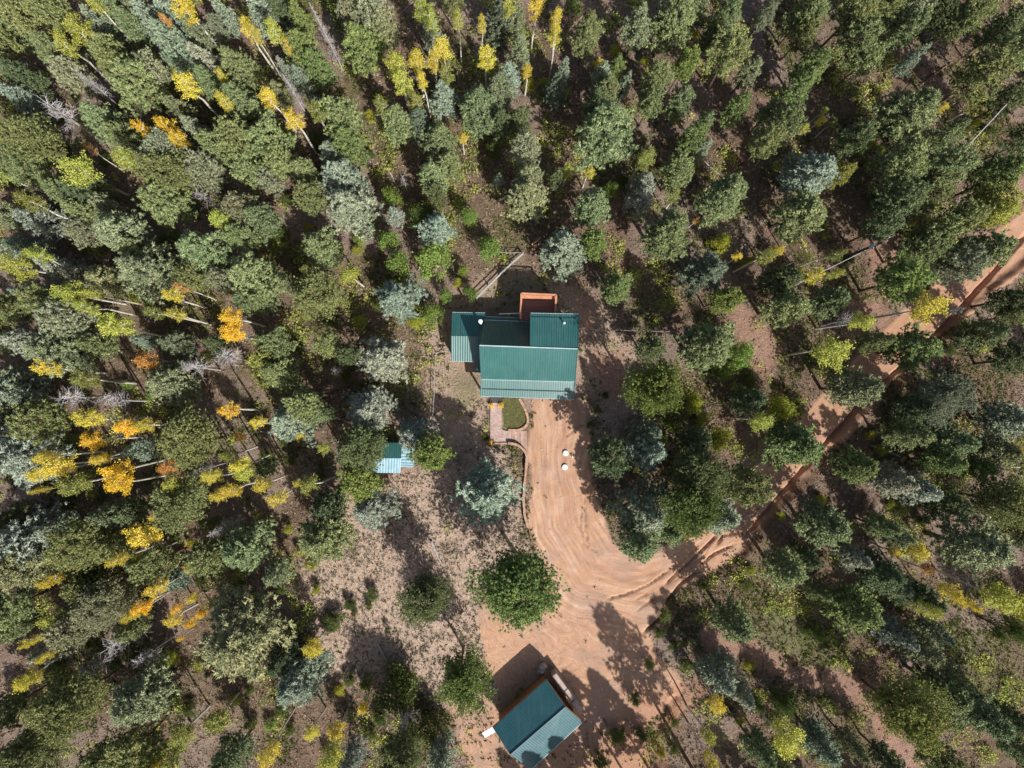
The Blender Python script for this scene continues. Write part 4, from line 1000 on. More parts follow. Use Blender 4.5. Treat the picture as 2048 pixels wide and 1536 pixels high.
# ------------------------------------------------------------------ buildings
def roof_panel(name, el, er, rr, rl, parent, spacing=0.25, thick=0.09, rib=0.035, ribw=0.05, mat=None, along=True):
    """el,er = eave corners, rr,rl = ridge corners (world). ribs run eave to ridge"""
    el, er, rr, rl = map(Vector, (el, er, rr, rl))
    n = (er - el).cross(rl - el).normalized()
    if n.z < 0: n = -n
    mb = MB()
    dn = -n * thick
    mb.hexa([el + dn, er + dn, rr + dn, rl + dn, el, er, rr, rl])
    L = (er - el).length
    k = max(2, int(round(L / spacing)))
    for i in range(k + 1):
        f = min(0.998, max(0.002, i / k))
        a = el.lerp(er, f); b = rl.lerp(rr, f)
        s = (er - el).normalized() * ribw * 0.5
        if i == 0: a += s; b += s
        if i == k: a -= s; b -= s
        lo = n * 0.002; up = n * rib
        mb.hexa([a - s * 1.5 + lo, a + s * 1.5 + lo, b + s * 1.5 + lo, b - s * 1.5 + lo, a - s * .6 + up, a + s * .6 + up, b + s * .6 + up, b - s * .6 + up])
    return mb.build(name, mat or M_ROOF, parent)
def trim(mb, a, b, w=0.09, h=0.06, dz=0.04):
    mb.bar(Vector(a) + Vector((0, 0, dz)), Vector(b) + Vector((0, 0, dz)), w, h)
def prism(foot, z0, tops):
    """foot: ccw xy list; tops: z at each corner"""
    mb = MB()
    n = len(foot)
    v = [(p[0], p[1], z0) for p in foot] + [(p[0], p[1], t) for p, t in zip(foot, tops)]
    f = [tuple(range(n))[::-1], tuple(range(n, 2 * n))] + [(i, (i + 1) % n, n + (i + 1) % n, n + i) for i in range(n)]
    mb.add(v, f)
    return mb
def inset(P, c, d):
    P = Vector(P); v = Vector((c[0] - P.x, c[1] - P.y, 0)); 
    return P + v.normalized() * d
def window(parent, a, b, z0, z1, out, name="window"):
    """window on the wall line a->b (xy), out = outward normal"""
    a = Vector((a[0], a[1], 0)); b = Vector((b[0], b[1], 0)); out = Vector((out[0], out[1], 0)).normalized()
    fr = MB(); t = 0.09
    d = (b - a).normalized()
    for p, q in (((a, z0), (b, z0)), ((a, z1), (b, z1))):
        fr.bar(p[0] + out * .05 + Vector((0, 0, p[1])), q[0] + out * .05 + Vector((0, 0, q[1])), .08, t)
    for p in (a, b, (a + b) / 2):
        fr.bar(p + out * .052 + Vector((0, 0, z0)), p + out * .052 + Vector((0, 0, z1)), .07, t, up=out)
    w = fr.build(name, M_FRAME, parent)
    g = MB()
    q = out * .02
    g.hexa([a - q + Vector((0, 0, z0)), b - q + Vector((0, 0, z0)), b + q + Vector((0, 0, z0)), a + q + Vector((0, 0, z0)), a - q + Vector((0, 0, z1)), b - q + Vector((0, 0, z1)), b + q + Vector((0, 0, z1)), a + q + Vector((0, 0, z1))])
    gl = g.build("pane", M_GLASS, None)
    gl.parent = w
    return w

# ---- the house
ZR, ZB, ZP, ZE, ZD = 7.2, 4.2, 3.4, 3.3, 6.2
rL = W(959, 691, ZR); rR = W(1155.5, 698, ZR); rM = W(1060.5, 694.6, ZR)
bL = W(962.5, 759, ZB); bR = W(1150, 764, ZB)
pL = W(961, 792, ZP); pR = W(1148.5, 798.5, ZP)
dL = W(1061, 626.5, ZD); dR = W(1157.5, 628.5, ZD)
nL = W(968, 640, ZE); nM = W(1060, 643.5, ZE)
n2L = W(970, 633.5, ZE - .35); n2M = W(1047, 636.5, ZE - .55)
hc = W(1055, 715, 0)
house = empty("house", (hc.x, hc.y, 0))
tag(house, "large house with green ribbed metal roof, cedar deck and front porch", "house")
up = Vector((0, 0, 0.01))
roof_panel("roof", bL, bR, rR, rL, house)
roof_panel("porch_roof", pL, pR, bR - Vector((0, 0, .13)), bL - Vector((0, 0, .13)), house, rib=.02, ribw=.09)
roof_panel("dormer_roof", dL, dR, rR + up, rM + up, house)
roof_panel("roof", nL, nM, rM - up * 3, rL - up * 3, house)
roof_panel("roof", n2L, n2M, nM.lerp(nL, .12) - Vector((0, 0, .2)), nL - Vector((0, 0, .2)), house)
tb = MB()
trim(tb, rL, rR, .11, .05, .07); trim(tb, bL, bR, .07, .05, .03)
trim(tb, nL, nM, .08, .05, .03)
tb.build("ridge_cap", M_TRIM, house)
for a, b in ((pL, pR), (dL, dR), (n2L, n2M)):
    tb = MB(); trim(tb, a, b, .10, .12, -.06); tb.build("gutter", M_TRIM, house)
tb = MB()
for a, b in ((rL, bL), (rR, bR), (bL, pL), (bR, pR), (dL, rM), (dR, rR), (rL, nL)):
    tb.bar(Vector(a) + Vector((0, 0, -.03)), Vector(b) + Vector((0, 0, -.03)), .07, .16)
tb.build("rake_trim", simple("dark_green_trim", (0.015, 0.07, 0.07), (0.03, 0.1, 0.1), 3, .5), house)
# seam lines (snow guards) across the roofs
tb = MB()
def snow(a, b, c, d, f):
    p = Vector(a).lerp(Vector(c), f); q = Vector(b).lerp(Vector(d), f)
    p = p.lerp(q, .015); q = q.lerp(p, .03)
    tb.bar(p + Vector((0, 0, .07)), q + Vector((0, 0, .07)), .05, .05)
M_SG = simple("dark_teal_rail", (0.01, 0.05, 0.06), (0.02, 0.07, 0.08), 3, .5)
snow(pL, pR, bL, bR, .42); tb.build("snow_guard", M_SG, house)
tb = MB(); snow(dL, dR, rM, rR, .12); tb.build("snow_guard", M_SG, house)
# walls
def off(p, dx, dy): return (p.x + dx, p.y + dy)
foot = [off(bL, .3, .1), off(bR, -.25, .1), off(dR, -.3, -.35), off(dL, .25, -.35), off(nM, .0, -.3), off(nL, .35, -.3)]
mbw = MB()
body = prism([off(bL, .3, .05), off(bR, -.25, .05), off(rR, -.25, 0), off(rL, .3, 0)], 0, [ZB - .14, ZB - .14, ZR - .2, ZR - .2])
body.build("wall", M_WALL, house)
body = prism([off(rM, .1, 0), off(rR, -.25, 0), off(dR, -.3, -.35), off(dL, .1, -.35)], 0, [ZR - .2, ZR - .2, ZD - .12, ZD - .12])
body.build("wall", M_WALL, house)
body = prism([off(rL, .3, .0), off(rM, .1, 0), off(nM, .05, -.25), off(nL, .3, -.25)], 0, [ZR - .24, ZR - .24, ZE - .02, ZE - .02])
body.build("wall", M_WALL, house)
body = prism([off(nL, .3, -.25), off(nM, -.2, -.25), off(n2M, -.1, -.2), off(n2L, .3, -.2)], 0, [ZE - .4, ZE - .4, ZE - .6, ZE - .6])
body.build("wall", M_WALL, house)
# porch posts and floor
for i in range(5):
    p = pL.lerp(pR, .03 + .94 * i / 4)
    m_ = MB(); m_.box((p.x - .09, p.y + .14, 0), (p.x + .09, p.y + .32, ZP - .12)); m_.build("post", M_WALL, house)
m_ = MB(); m_.hexa([Vector((bL.x + .3, bL.y, .02)), Vector((pL.x + .1, pL.y + .3, .02)), Vector((pR.x - .1, pR.y + .3, .02)), Vector((bR.x - .3, bR.y, .02)), Vector((bL.x + .3, bL.y, .35)), Vector((pL.x + .1, pL.y + .3, .35)), Vector((pR.x - .1, pR.y + .3, .35)), Vector((bR.x - .3, bR.y, .35))]); m_.build("porch_floor", M_DECK, house)
sy = Vector((bL.x, bL.y, 0)); ey = Vector((bR.x, bR.y, 0))
def along(f): 
    q = sy.lerp(ey, f); return (q.x, q.y + .05)
for f0, f1 in ((.12, .24), (.45, .58), (.68, .8)):
    window(house, along(f0), along(f1), 1.3, 2.6, (0, -1))
a = along(.3); b = along(.385)
m_ = MB(); m_.hexa([(a[0], a[1] - .06, .36), (b[0], b[1] - .06, .36), (b[0], b[1] + .02, .36), (a[0], a[1] + .02, .36), (a[0], a[1] - .06, 2.45), (b[0], b[1] - .06, 2.45), (b[0], b[1] + .02, 2.45), (a[0], a[1] + .02, 2.45)])
dor = m_.build("door", simple("brown_door", (.12, .06, .04), (.16, .08, .05), 4, .5), house)
hx = MB(); hx.box((b[0] - .16, a[1] - .14, 1.35), (b[0] - .10, a[1] - .055, 1.42)); hd = hx.build("handle", M_GALV, None); hd.parent = dor
ex = rR.x - .25
window(house, (ex - .02, bR.y + 1.2), (ex - .02, bR.y + 2.4), 1.3, 2.5, (1, 0))
window(house, (dL.x + .9, dL.y - .35), (dL.x + 2.0, dL.y - .35), 4.0, 5.3, (0, 1))
window(house, (dR.x - 1.6, dR.y - .35), (dR.x - .6, dR.y - .35), 1.2, 2.4, (0, 1))
# flues
def flue(px, py, zb, h, r, mat=M_GALV):
    p = W(px, py, zb + h)
    m = MB()
    m.tube([(p.x, p.y, zb - .3), (p.x, p.y, zb + h)], [r, r], 12)
    m.tube([(p.x, p.y, zb + h + .05), (p.x, p.y, zb + h + .13), (p.x, p.y, zb + h + .2)], [r * 1.7, r * 1.7, r * .3], 12)
    m.tube([(p.x, p.y, zb + h - .02), (p.x, p.y, zb + h + .08)], [r * .6, r * .6], 8)
    return m
flue(961, 643, 4.3, 1.5, .13, ).build("chimney_pipe", M_WHITE, house)
flue(1128.5, 646, 6.5, .45, .07).build("vent_pipe", M_WHITE, house)
# left annex
ZA, ZAE = 3.9, 2.85
a1 = W(904, 625, ZAE); a2 = W(970.5, 626, ZAE); a3 = W(966, 673, ZA); a4 = W(902.5, 672, ZA); a5 = W(903, 721.5, ZAE); a6 = W(951, 723.5, ZAE)
a6b = W(964, 724, ZAE)
roof_panel("annex_roof", a1, a2, a3, a4, house)
roof_panel("annex_roof", a5, a6b, a3 + up, a4 + up, house, spacing=.25, rib=.02, ribw=.11)
body = prism([off(a5, .25, .2), off(a6b, 0, .2), off(a3, 0, 0), off(a4, .25, 0)], 0, [ZAE - .06, ZAE - .06, ZA - .12, ZA - .12]); body.build("wall", M_WALL, house)
body = prism([off(a4, .25, 0), off(a3, 0, 0), off(a2, -.1, -.2), off(a1, .25, -.2)], 0, [ZA - .12, ZA - .12, ZAE - .06, ZAE - .06]); body.build("wall", M_WALL, house)
for a, b in ((a1, a2), (a5, a6)):
    tb = MB(); trim(tb, a, b, .09, .1, -.05); tb.build("gutter", M_TRIM, house)
window(house, (a4.x + .25, a4.y - 1.4), (a4.x + .25, a4.y - .4), 1.0, 2.1, (-1, 0))
# little bay roof between annex and main gable
c1 = W(951.5, 744, 2.7); c2 = W(962, 744.5, 2.7); c3 = W(963, 722, 2.9); c4 = W(951.5, 722, 2.9)
roof_panel("bay_roof", c1, c2, c3, c4, house)
body = prism([off(c1, .15, .1), off(c2, 0, .1), off(c3, 0, 0), off(c4, .15, 0)], 0, [2.6, 2.6, 2.8, 2.8]); body.build("wall", M_WALL, house)
# white downpipe lying along the north wall
m_ = MB(); q0 = W(998, 628, 2.2); q1 = W(1041, 626.5, 2.4); m_.tube([q0, q1], [.07, .07], 8); m_.build("handrail", M_WHITE, house)
for f in (.05, .5, .95):
    q = q0.lerp(q1, f); m_ = MB(); m_.tube([(q.x, q.y, 0), (q.x, q.y, q.z)], [.035, .035], 6); m_.build("rail_post", M_WHITE, house)
# cedar deck
ZK = 3.7
k1 = W(1043, 587, ZK + 1.0); k2 = W(1112.5, 590, ZK + 1.0); k3 = W(1110, 632, ZK + 1.0); k4 = W(1041, 638, ZK + 1.0)
def at(p, z): return Vector((p.x, p.y, z))
m_ = MB()
nb = 26
for i in range(nb):
    f0 = i / nb; f1 = (i + .88) / nb
    A0 = k4.lerp(k1, f0); B0 = k3.lerp(k2, f0); A1 = k4.lerp(k1, f1); B1 = k3.lerp(k2, f1)
    m_.hexa([at(A0, ZK - .04), at(B0, ZK - .04), at(B1, ZK - .04), at(A1, ZK - .04), at(A0, ZK), at(B0, ZK), at(B1, ZK), at(A1, ZK)])
dk = m_.build("deck_floor", M_DECK, house)
m_ = MB()
for p, q in ((k4, k1), (k1, k2), (k2, k3)):
    m_.bar(at(p, ZK + 1.0), at(q, ZK + 1.0), .2, .05)
    m_.bar(at(p, ZK + .55), at(q, ZK + .55), .05, .1)
    m_.bar(at(p, ZK + .1), at(q, ZK + .1), .05, .1)
    n_ = max(4, int((q - p).length / .16))
    for i in range(n_ + 1):
        s_ = p.lerp(q, i / n_)
        m_.bar(at(s_, ZK - .1), at(s_, ZK + .97), .04, .04, up=Vector((1, 0, 0)))
m_.build("deck_railing", M_RAIL, house)
# bench along the outer rail
m_ = MB()
A = k1.lerp(k4, .02); B = k2.lerp(k3, .02); C2 = k2.lerp(k3, .16); D2 = k1.lerp(k4, .16)
m_.hexa([at(A.lerp(B, .03), ZK + .42), at(D2.lerp(C2, .03), ZK + .42), at(C2.lerp(D2, .03), ZK + .42), at(B.lerp(A, .03), ZK + .42), at(A.lerp(B, .03), ZK + .48), at(D2.lerp(C2, .03), ZK + .48), at(C2.lerp(D2, .03), ZK + .48), at(B.lerp(A, .03), ZK + .48)])
m_.build("deck_bench", M_RAIL, house)
for p in (k1, k2, k3, k4):
    m_ = MB(); m_.box((p.x - .08, p.y - .08, 0), (p.x + .08, p.y + .08, ZK - .05)); m_.build("deck_post", M_WALL, house)

# ---- the barn
barn_c = W(1075, 1450, 0)
barn_o = empty("barn", (barn_c.x, barn_c.y, 0))
tag(barn_o, "barn with teal metal gable roof dappled by tree shade at the bottom edge", "barn")
ZBR, ZBE = 4.7, 3.3
br1 = W(1020.5, 1509.5, ZBR); br2 = W(1131, 1414, ZBR)
bn1 = W(986, 1455, ZBE); bn2 = W(1093, 1360, ZBE)
bs1 = W(1061, 1540, ZBE); bs2 = W(1165, 1444, ZBE)
roof_panel("roof", bn1, bn2, br2, br1, barn_o, mat=M_BARNROOF)
roof_panel("roof", bs1, bs2, br2 + up, br1 + up, barn_o, mat=M_BARNROOF)
tb = MB(); trim(tb, br1, br2, .12, .05, .07); tb.build("ridge_cap", M_BARNROOF, barn_o)
tb = MB(); trim(tb, bs1, bs2, .10, .1, -.05); tb.build("gutter", M_TRIM, barn_o)
tb = MB(); trim(tb, bn1, bn2, .12, .14, -.12); trim(tb, bn2, br2, .1, .16, -.14); trim(tb, br2, bs2, .1, .16, -.14); trim(tb, bn1, br1, .1, .16, -.14); tb.build("fascia", M_BARNWALL, barn_o)
cc = (bn1 + bn2 + bs1 + bs2) / 4
ins = [inset(p, cc, .65) for p in (bn1, br1, bs1, bs2, br2, bn2)]
body = prism([(p.x, p.y) for p in ins], 0, [ZBE - .05, ZBR - .22, ZBE - .05, ZBE - .05, ZBR - .22, ZBE - .05]); 
# split top into two planar halves
body.f = [f for f in body.f if len(f) < 6] + [(6, 7, 10, 11), (7, 8, 9, 10), (5, 4, 1, 0), (4, 3, 2, 1)]
body.build("wall", M_BARNWALL, barn_o)
# barn door on the right gable
p, q = ins[4].lerp(ins[5], .15), ins[3].lerp(ins[4], .85)
dv = Vector((ins[5].x - ins[3].x, ins[5].y - ins[3].y, 0)).normalized(); nv = Vector((dv.y, -dv.x, 0))
if nv.dot(Vector((br2.x - br1.x, br2.y - br1.y, 0))) < 0: nv = -nv
mid = (ins[3] + ins[5]) / 2; mid.z = 0; 
m_ = MB()
for k in range(9):
    a = mid + dv * (-1.35 + k * .3) + nv * .05
    m_.bar(a + dv * .145 + Vector((0, 0, .05)), a + dv * .145 + Vector((0, 0, 2.6)), .05, .285, up=dv)
bd = m_.build("door", M_BARNWALL, barn_o)
m_ = MB(); a = mid + nv * .12 + Vector((0, 0, 1.2)); m_.bar(a, a + Vector((0, 0, .3)), .04, .04, up=dv); h_ = m_.build("handle", M_GALV, None); h_.parent = bd; h_.location = -Vector(bd.parent.location) * 0
# bluish white awning sheet at left corner
m_ = MB()
w1 = W(964, 1466, 2.2); w2 = W(986, 1453, 2.4); w3 = W(991, 1464, 2.4); w4 = W(970, 1476, 2.2)
m_.hexa([w - Vector((0, 0, .05)) for w in (w1, w4, w3, w2)] + [w1, w4, w3, w2])
m_.build("awning", M_BLUEWHITE, barn_o)
m_ = MB(); 
for w in (w1, w4): m_.tube([(w.x + .1, w.y, 0), (w.x + .1, w.y, w.z - .04)], [.035, .035], 6)
m_.build("awning_post", M_GREYWOOD, barn_o)

# ---- small shed
sc_ = W(785, 915, 0)
shed = empty("garden_shed", (sc_.x, sc_.y, 0))
tag(shed, "small shed with green and pale blue ribbed roof half under trees", "shed")
zr, ze = 2.9, 2.3
s1 = W(745, 885.5, ze); s2 = W(803.5, 885.5, ze); s3 = W(802, 916.5, zr); s4 = W(745, 916.5, zr); s5 = W(745, 945.5, ze); s6 = W(800, 946, ze)
roof_panel("roof", s1, s2, s3, s4, shed); roof_panel("roof", s5, s6, s3 + up, s4 + up, shed, spacing=.3, rib=.03, ribw=.16, mat=M_PALE)
body = prism([off(s5, .15, .15), off(s6, -.15, .15), off(s3, -.15, 0), off(s4, .15, 0)], 0, [ze - .06, ze - .06, zr - .14, zr - .14]); body.build("wall", M_WALL, shed)
body = prism([off(s4, .15, 0), off(s3, -.15, 0), off(s2, -.15, -.15), off(s1, .15, -.15)], 0, [zr - .14, zr - .14, ze - .06, ze - .06]); body.build("wall", M_WALL, shed)
l1 = W(829.5, 897, 1.9); l2 = W(827, 934, 1.9); l3 = W(800.5, 933, 2.25); l4 = W(801.5, 897, 2.25)
roof_panel("lean_to_roof", l2, l1, l4, l3, shed, spacing=.36, rib=.05, ribw=.16, mat=M_PALE)
body = prism([off(l3, .0, .1), off(l2, -.12, .1), off(l1, -.12, -.1), off(l4, .0, -.1)], 0, [2.12, 1.8, 1.8, 2.12]); body.build("wall", M_BRICK, shed)
j1 = W(727, 918, 1.9); j2 = W(728, 938, 1.9); j3 = W(747, 938, 2.15); j4 = W(747, 918, 2.15)
roof_panel("lean_to_roof", j1, j2, j3, j4, shed, spacing=.3, mat=M_PALE)
body = prism([off(j2, .12, .1), off(j3, 0, .1), off(j4, 0, -.1), off(j1, .12, -.1)], 0, [1.8, 2.0, 2.0, 1.8]); body.build("wall", M_WALL, shed)
m_ = MB(); a = off(s6, -1.6, .08); m_.box((a[0], a[1] - .02, .05), (a[0] + .8, a[1] + .1, 2.0)); sd_ = m_.build("door", M_BARNWALL, shed)

# ------------------------------------------------------------------ front path, steps, planter
def sheet(name, pts_px, z, mat, thick=.12, kind=None):
    P = [W(x, y, z) for x, y in pts_px]
    mb = MB(); n = len(P)
    mb.add([(p.x, p.y, z) for p in P] + [(p.x, p.y, z - thick) for p in P], [tuple(range(n)), tuple(range(n, 2 * n))[::-1]] + [(i, (i + 1) % n, n + (i + 1) % n, n + i) for i in range(n)])
    return mb.build(name, mat)
pth = sheet("path", [(980.5, 858), (980.5, 806), (1003.5, 806), (1004, 857.9)], .16, M_PAVER, .35); tag(pth, kind="structure")
pth = sheet("path", [(980.5, 858.3), (1004, 858.2), (1008, 861), (1016, 862), (1016, 885), (980.5, 885)], .16, M_PAVER, .35); tag(pth, kind="structure")
steps = empty("steps", W(1035, 875, 0)); tag(steps, "curved flight of weathered timber steps from path to drive", "steps")
for i in range(6):
    x0 = 1016.3 + i * 6.3; x1 = x0 + 6.0
    yb0 = 885 + 2.0 * (i / 5) ** 2 * 5; yb1 = 885 + 2.0 * ((i + 1) / 5) ** 2 * 5
    z = .15 - i * .02
    P = [W(x0, yb0, z), W(x1, yb1, z), W(x1, 861.5, z), W(x0, 862, z)]
    m_ = MB(); m_.hexa([p - Vector((0, 0, .3)) for p in P] + P); m_.build("tread", M_TIMBER if i % 2 else M_PAVER, steps)
lawn = sheet("lawn", [(1004.5, 806), (1004.5, 796), (1040, 796), (1047, 810), (1053, 828), (1053.5, 842), (1049, 852), (1038, 858), (1020, 859), (1008, 857), (1004.5, 853)], .2, None or simple("lawn_soil", (.16, .17, .07), (.32, .3, .16), 2.5, .95, bump=.5, bscale=9), .3)
tag(lawn, kind="structure")
rs = np.random.RandomState(3)
lp = []
poly = [(1005, 797), (1040, 797), (1052, 828), (1052, 842), (1037, 857), (1008, 856)]
cand = np.column_stack([rs.uniform(1004, 1054, 9000), rs.uniform(797, 858, 9000)])
cand = cand[in_poly(cand[:, 0], cand[:, 1], poly) > .5]
LP = np.array([tuple(W(a, b, .2)) for a, b in cand])
n = len(LP); m = 5
d = rs.normal(size=(n, m, 3)); d[..., 2] = abs(d[..., 2]) + .5; d /= np.linalg.norm(d, axis=2, keepdims=True)
sdv = np.cross(d, rs.normal(size=(n, m, 3))); sdv /= np.linalg.norm(sdv, axis=2, keepdims=True)
S_ = .12 * (0.6 + rs.rand(n))[:, None, None]
V = np.stack([LP[:, None] - sdv * S_ * .2, LP[:, None] + sdv * S_ * .2, LP[:, None] + d * S_], 2).reshape(-1, 3)
gl_ = link("lawn_grass", np_mesh("lawn_grass", V, np.arange(len(V)).reshape(-1, 3), np.repeat(rs.rand(n), m)), M_TUFT); gl_.color = (.42, .42, .2, 1)
tag(gl_, "short green grass filling the rounded planter by the front path", "grass", kind="stuff")

def course_wall(name, pts, w, h, label, cat, mat=M_BRICK, seg=.55, parts="stone"):
    """curved low wall of separate stones following the pixel polyline"""
    P = [W(x, y, h) for x, y in pts]
    e = empty(name, (P[0].x, P[0].y, 0)); tag(e, label, cat)
    r_ = random.Random(len(pts) * 7)
    # resample
    L = [0]
    for i in range(len(P) - 1): L.append(L[-1] + (P[i + 1] - P[i]).length)
    def samp(s):
        s = min(max(s, 0), L[-1] - 1e-6)
        for i in range(len(P) - 1):
            if s <= L[i + 1]: return P[i].lerp(P[i + 1], (s - L[i]) / (L[i + 1] - L[i]))
        return P[-1]
    s = 0; mb = MB(); cap = MB(); k = 0
    while s < L[-1] - .05:
        l = seg * r_.uniform(.7, 1.25)
        a = samp(s); b = samp(min(s + l - .02, L[-1]))
        hh = h + r_.uniform(-.015, .03)
        mb.bar(Vector((a.x, a.y, (hh - .3) / 2)), Vector((b.x, b.y, (hh - .3) / 2)), w * r_.uniform(.88, .98), hh + .3)
        s += l; k += 1
    mb.build("wall_face", mat, e)
    s = 0
    while s < L[-1] - .05:
        l = seg * .8 * r_.uniform(.7, 1.3)
        a = samp(s); b = samp(min(s + l - .015, L[-1]))
        cap.bar(Vector((a.x, a.y, h + .065)), Vector((b.x, b.y, h + .065)), w * r_.uniform(.72, 1.05), .06)
        s += l
    cap.build("capstones", M_RAILSTONE, e)
    return e
M_RAILSTONE = simple("orange_sandstone_cap", (0.27, 0.155, 0.11), (0.46, 0.31, 0.235), 3, .85, bump=.4, bscale=12)
course_wall("planter_wall", [(1038.5, 797), (1047, 812), (1054, 828), (1056.5, 842), (1053, 852), (1043, 859), (1030, 861), (1016, 860.5)], .3, .4, "curved red sandstone planter wall around the small lawn", "wall")
course_wall("retaining_wall", [(1016, 886.5), (1030, 888), (1042, 894), (1050, 903), (1054, 912), (1052, 940), (1049, 965), (1047, 1000), (1049, 1030), (1056, 1055)], .28, .55, "long low retaining wall bending from the steps down beside the drive", "wall")
bp_ = course_wall("border_stones", [(980, 886.3), (1000, 886.8), (1014, 887)], .2, .2, "short row of border stones at the lower end of the brick path", "wall")
# front steps under the porch with railings
fs = empty("porch_steps", W(990, 800, 0)); tag(fs, "dark mat covered porch steps with two black railings", "steps")
P = [W(982, 806, .3), W(1002, 806, .3), W(1002, 793, .3), W(982, 793, .3)]
m_ = MB(); m_.hexa([at(p, .02) for p in P] + P); m_.build("step", M_DARK, fs)
for xx in (981, 1002.5):
    m_ = MB(); a = W(xx, 793, 1.2); b = W(xx, 808, 1.05)
    m_.bar(a, b, .05, .05)
    for q in (a, b, (a + b) / 2): m_.bar(at(q, 0.0), at(q, q.z), .04, .04, up=Vector((1, 0, 0)))
    m_.build("railing", M_POLE, fs)
# flower pots
for k, (x, y, lab) in enumerate(((982.5, 811, "flower pot with yellow blooms left of the path near the porch"), (1001.5, 811, "flower pot with orange yellow blooms right of the path near the porch"), (981, 883.5, "yellow flower pot at the lower corner of the brick path"))):
    p = W(x, y, .3); r_ = np.random.RandomState(k)
    e = empty("flower_pot", (p.x, p.y, .16)); tag(e, lab, "flower pot", "flower pots along the path")
    m_ = MB(); m_.tube([(p.x, p.y, .16), (p.x, p.y, .42), (p.x, p.y, .46)], [.12, .18, .2], 12); m_.build("pot", M_CLAY, e)
    C = r_.normal(size=(160, 3)) * np.array([.13, .13, .07]) + np.array([0, 0, .42])
    V, Q = leaf_quads(r_, C, .05)
    f_ = link("flowers", np_mesh("flowers", V, Q, r_.rand(len(Q))), M_FLOWER, e, (0, 0, 0))

# septic lids and vent
for (x, y, r_, lab) in ((1131.5, 906.5, .34, "upper round pale septic lid, half in shade, on the dirt drive"), (1130, 934.5, .34, "lower round white septic lid in full sun on the dirt drive")):
    p = W(x, y, .2); z = gz(p)
    e = empty("septic_lid", (p.x, p.y, z)); tag(e, lab, "septic lid", "round septic lids on the drive")
    m_ = MB(); m_.tube([(p.x, p.y, z - .15), (p.x, p.y, z + .16), (p.x, p.y, z + .2), (p.x, p.y, z + .215)], [r_ * .95, r_ * .95, r_ * .9, r_ * .5], 28); m_.build("lid", M_LID, e)
    m_ = MB(); m_.tube([(p.x, p.y, z - .15), (p.x, p.y, z + .12)], [r_ * 1.06, r_ * 1.06], 28); m_.build("rim", M_GREYWOOD, e)
    m_ = MB()
    for k in range(6):
        a = k * math.pi / 3; m_.tube([(p.x + math.cos(a) * r_ * .78, p.y + math.sin(a) * r_ * .78, z + .19), (p.x + math.cos(a) * r_ * .78, p.y + math.sin(a) * r_ * .78, z + .225)], [.02, .02], 6)
    m_.build("bolt_ring", M_GALV, e)
p = W(1145, 914, .3); z = gz(p); m_ = MB(); m_.tube([(p.x, p.y, z - .1), (p.x, p.y, z + .38)], [.055, .055], 10); m_.tube([(p.x, p.y, z + .38), (p.x, p.y, z + .46)], [.08, .075], 10)
vp = m_.build("vent_pipe", M_WHITE); tag(vp, "short white standpipe beside the upper septic lid", "pipe")

# block wall beside the barn
bw = empty("block_wall", W(1120, 1380, 0)); tag(bw, "row of large pinkish stone blocks right of the barn", "wall")
seglist = [((1108, 1350), (1130, 1380)), ((1131, 1381), (1146, 1401)), ((1147, 1402), (1162, 1423))]
for k, (a, b) in enumerate(seglist):
    A = W(*a, 1.7); B = W(*b, 1.7); m_ = MB(); m_.bar(at(A, .75), at(B, .75), .62, 1.9)
    o = m_.build("block", M_STONE, bw)
    bv = o.modifiers.new("bevel", 'BEVEL'); bv.width = .05; bv.segments = 2
def rock(p, r, seed):
    rs = np.random.RandomState(seed)
    bm = bmesh.new(); bmesh.ops.create_icosphere(bm, subdivisions=2, radius=1)
    for v in bm.verts:
        n_ = v.co.normalized(); f = 1 + .22 * math.sin(n_.x * 4 + seed) * math.cos(n_.y * 5 + seed * 2) + rs.normal() * .06
        v.co = Vector((n_.x * r[0], n_.y * r[1], n_.z * r[2])) * f + Vector((p[0], p[1], p[2] + r[2] * .45))
    me = bpy.data.meshes.new("boulder"); bm.to_mesh(me); bm.free(); return me
for k, (x, y, rr_, lab) in enumerate(((1086, 1333, (.5, .42, .5), "upper of the two pale boulders at the top of the block wall"), (1081, 1343, (.42, .3, .4), "lower of the two pale boulders at the top of the block wall"), (833, 752, (.28, .2, .2), "small pale rock in the yard left of the annex"))):
    p = W(x, y, .3); o = link("boulder", rock((0, 0, 0), rr_, k + 2), M_ROCK, None, (p.x, p.y, gz(p))); tag(o, lab, "boulder")

# low earth scarp rocks along the road bank and white stones
rs = random.Random(5)
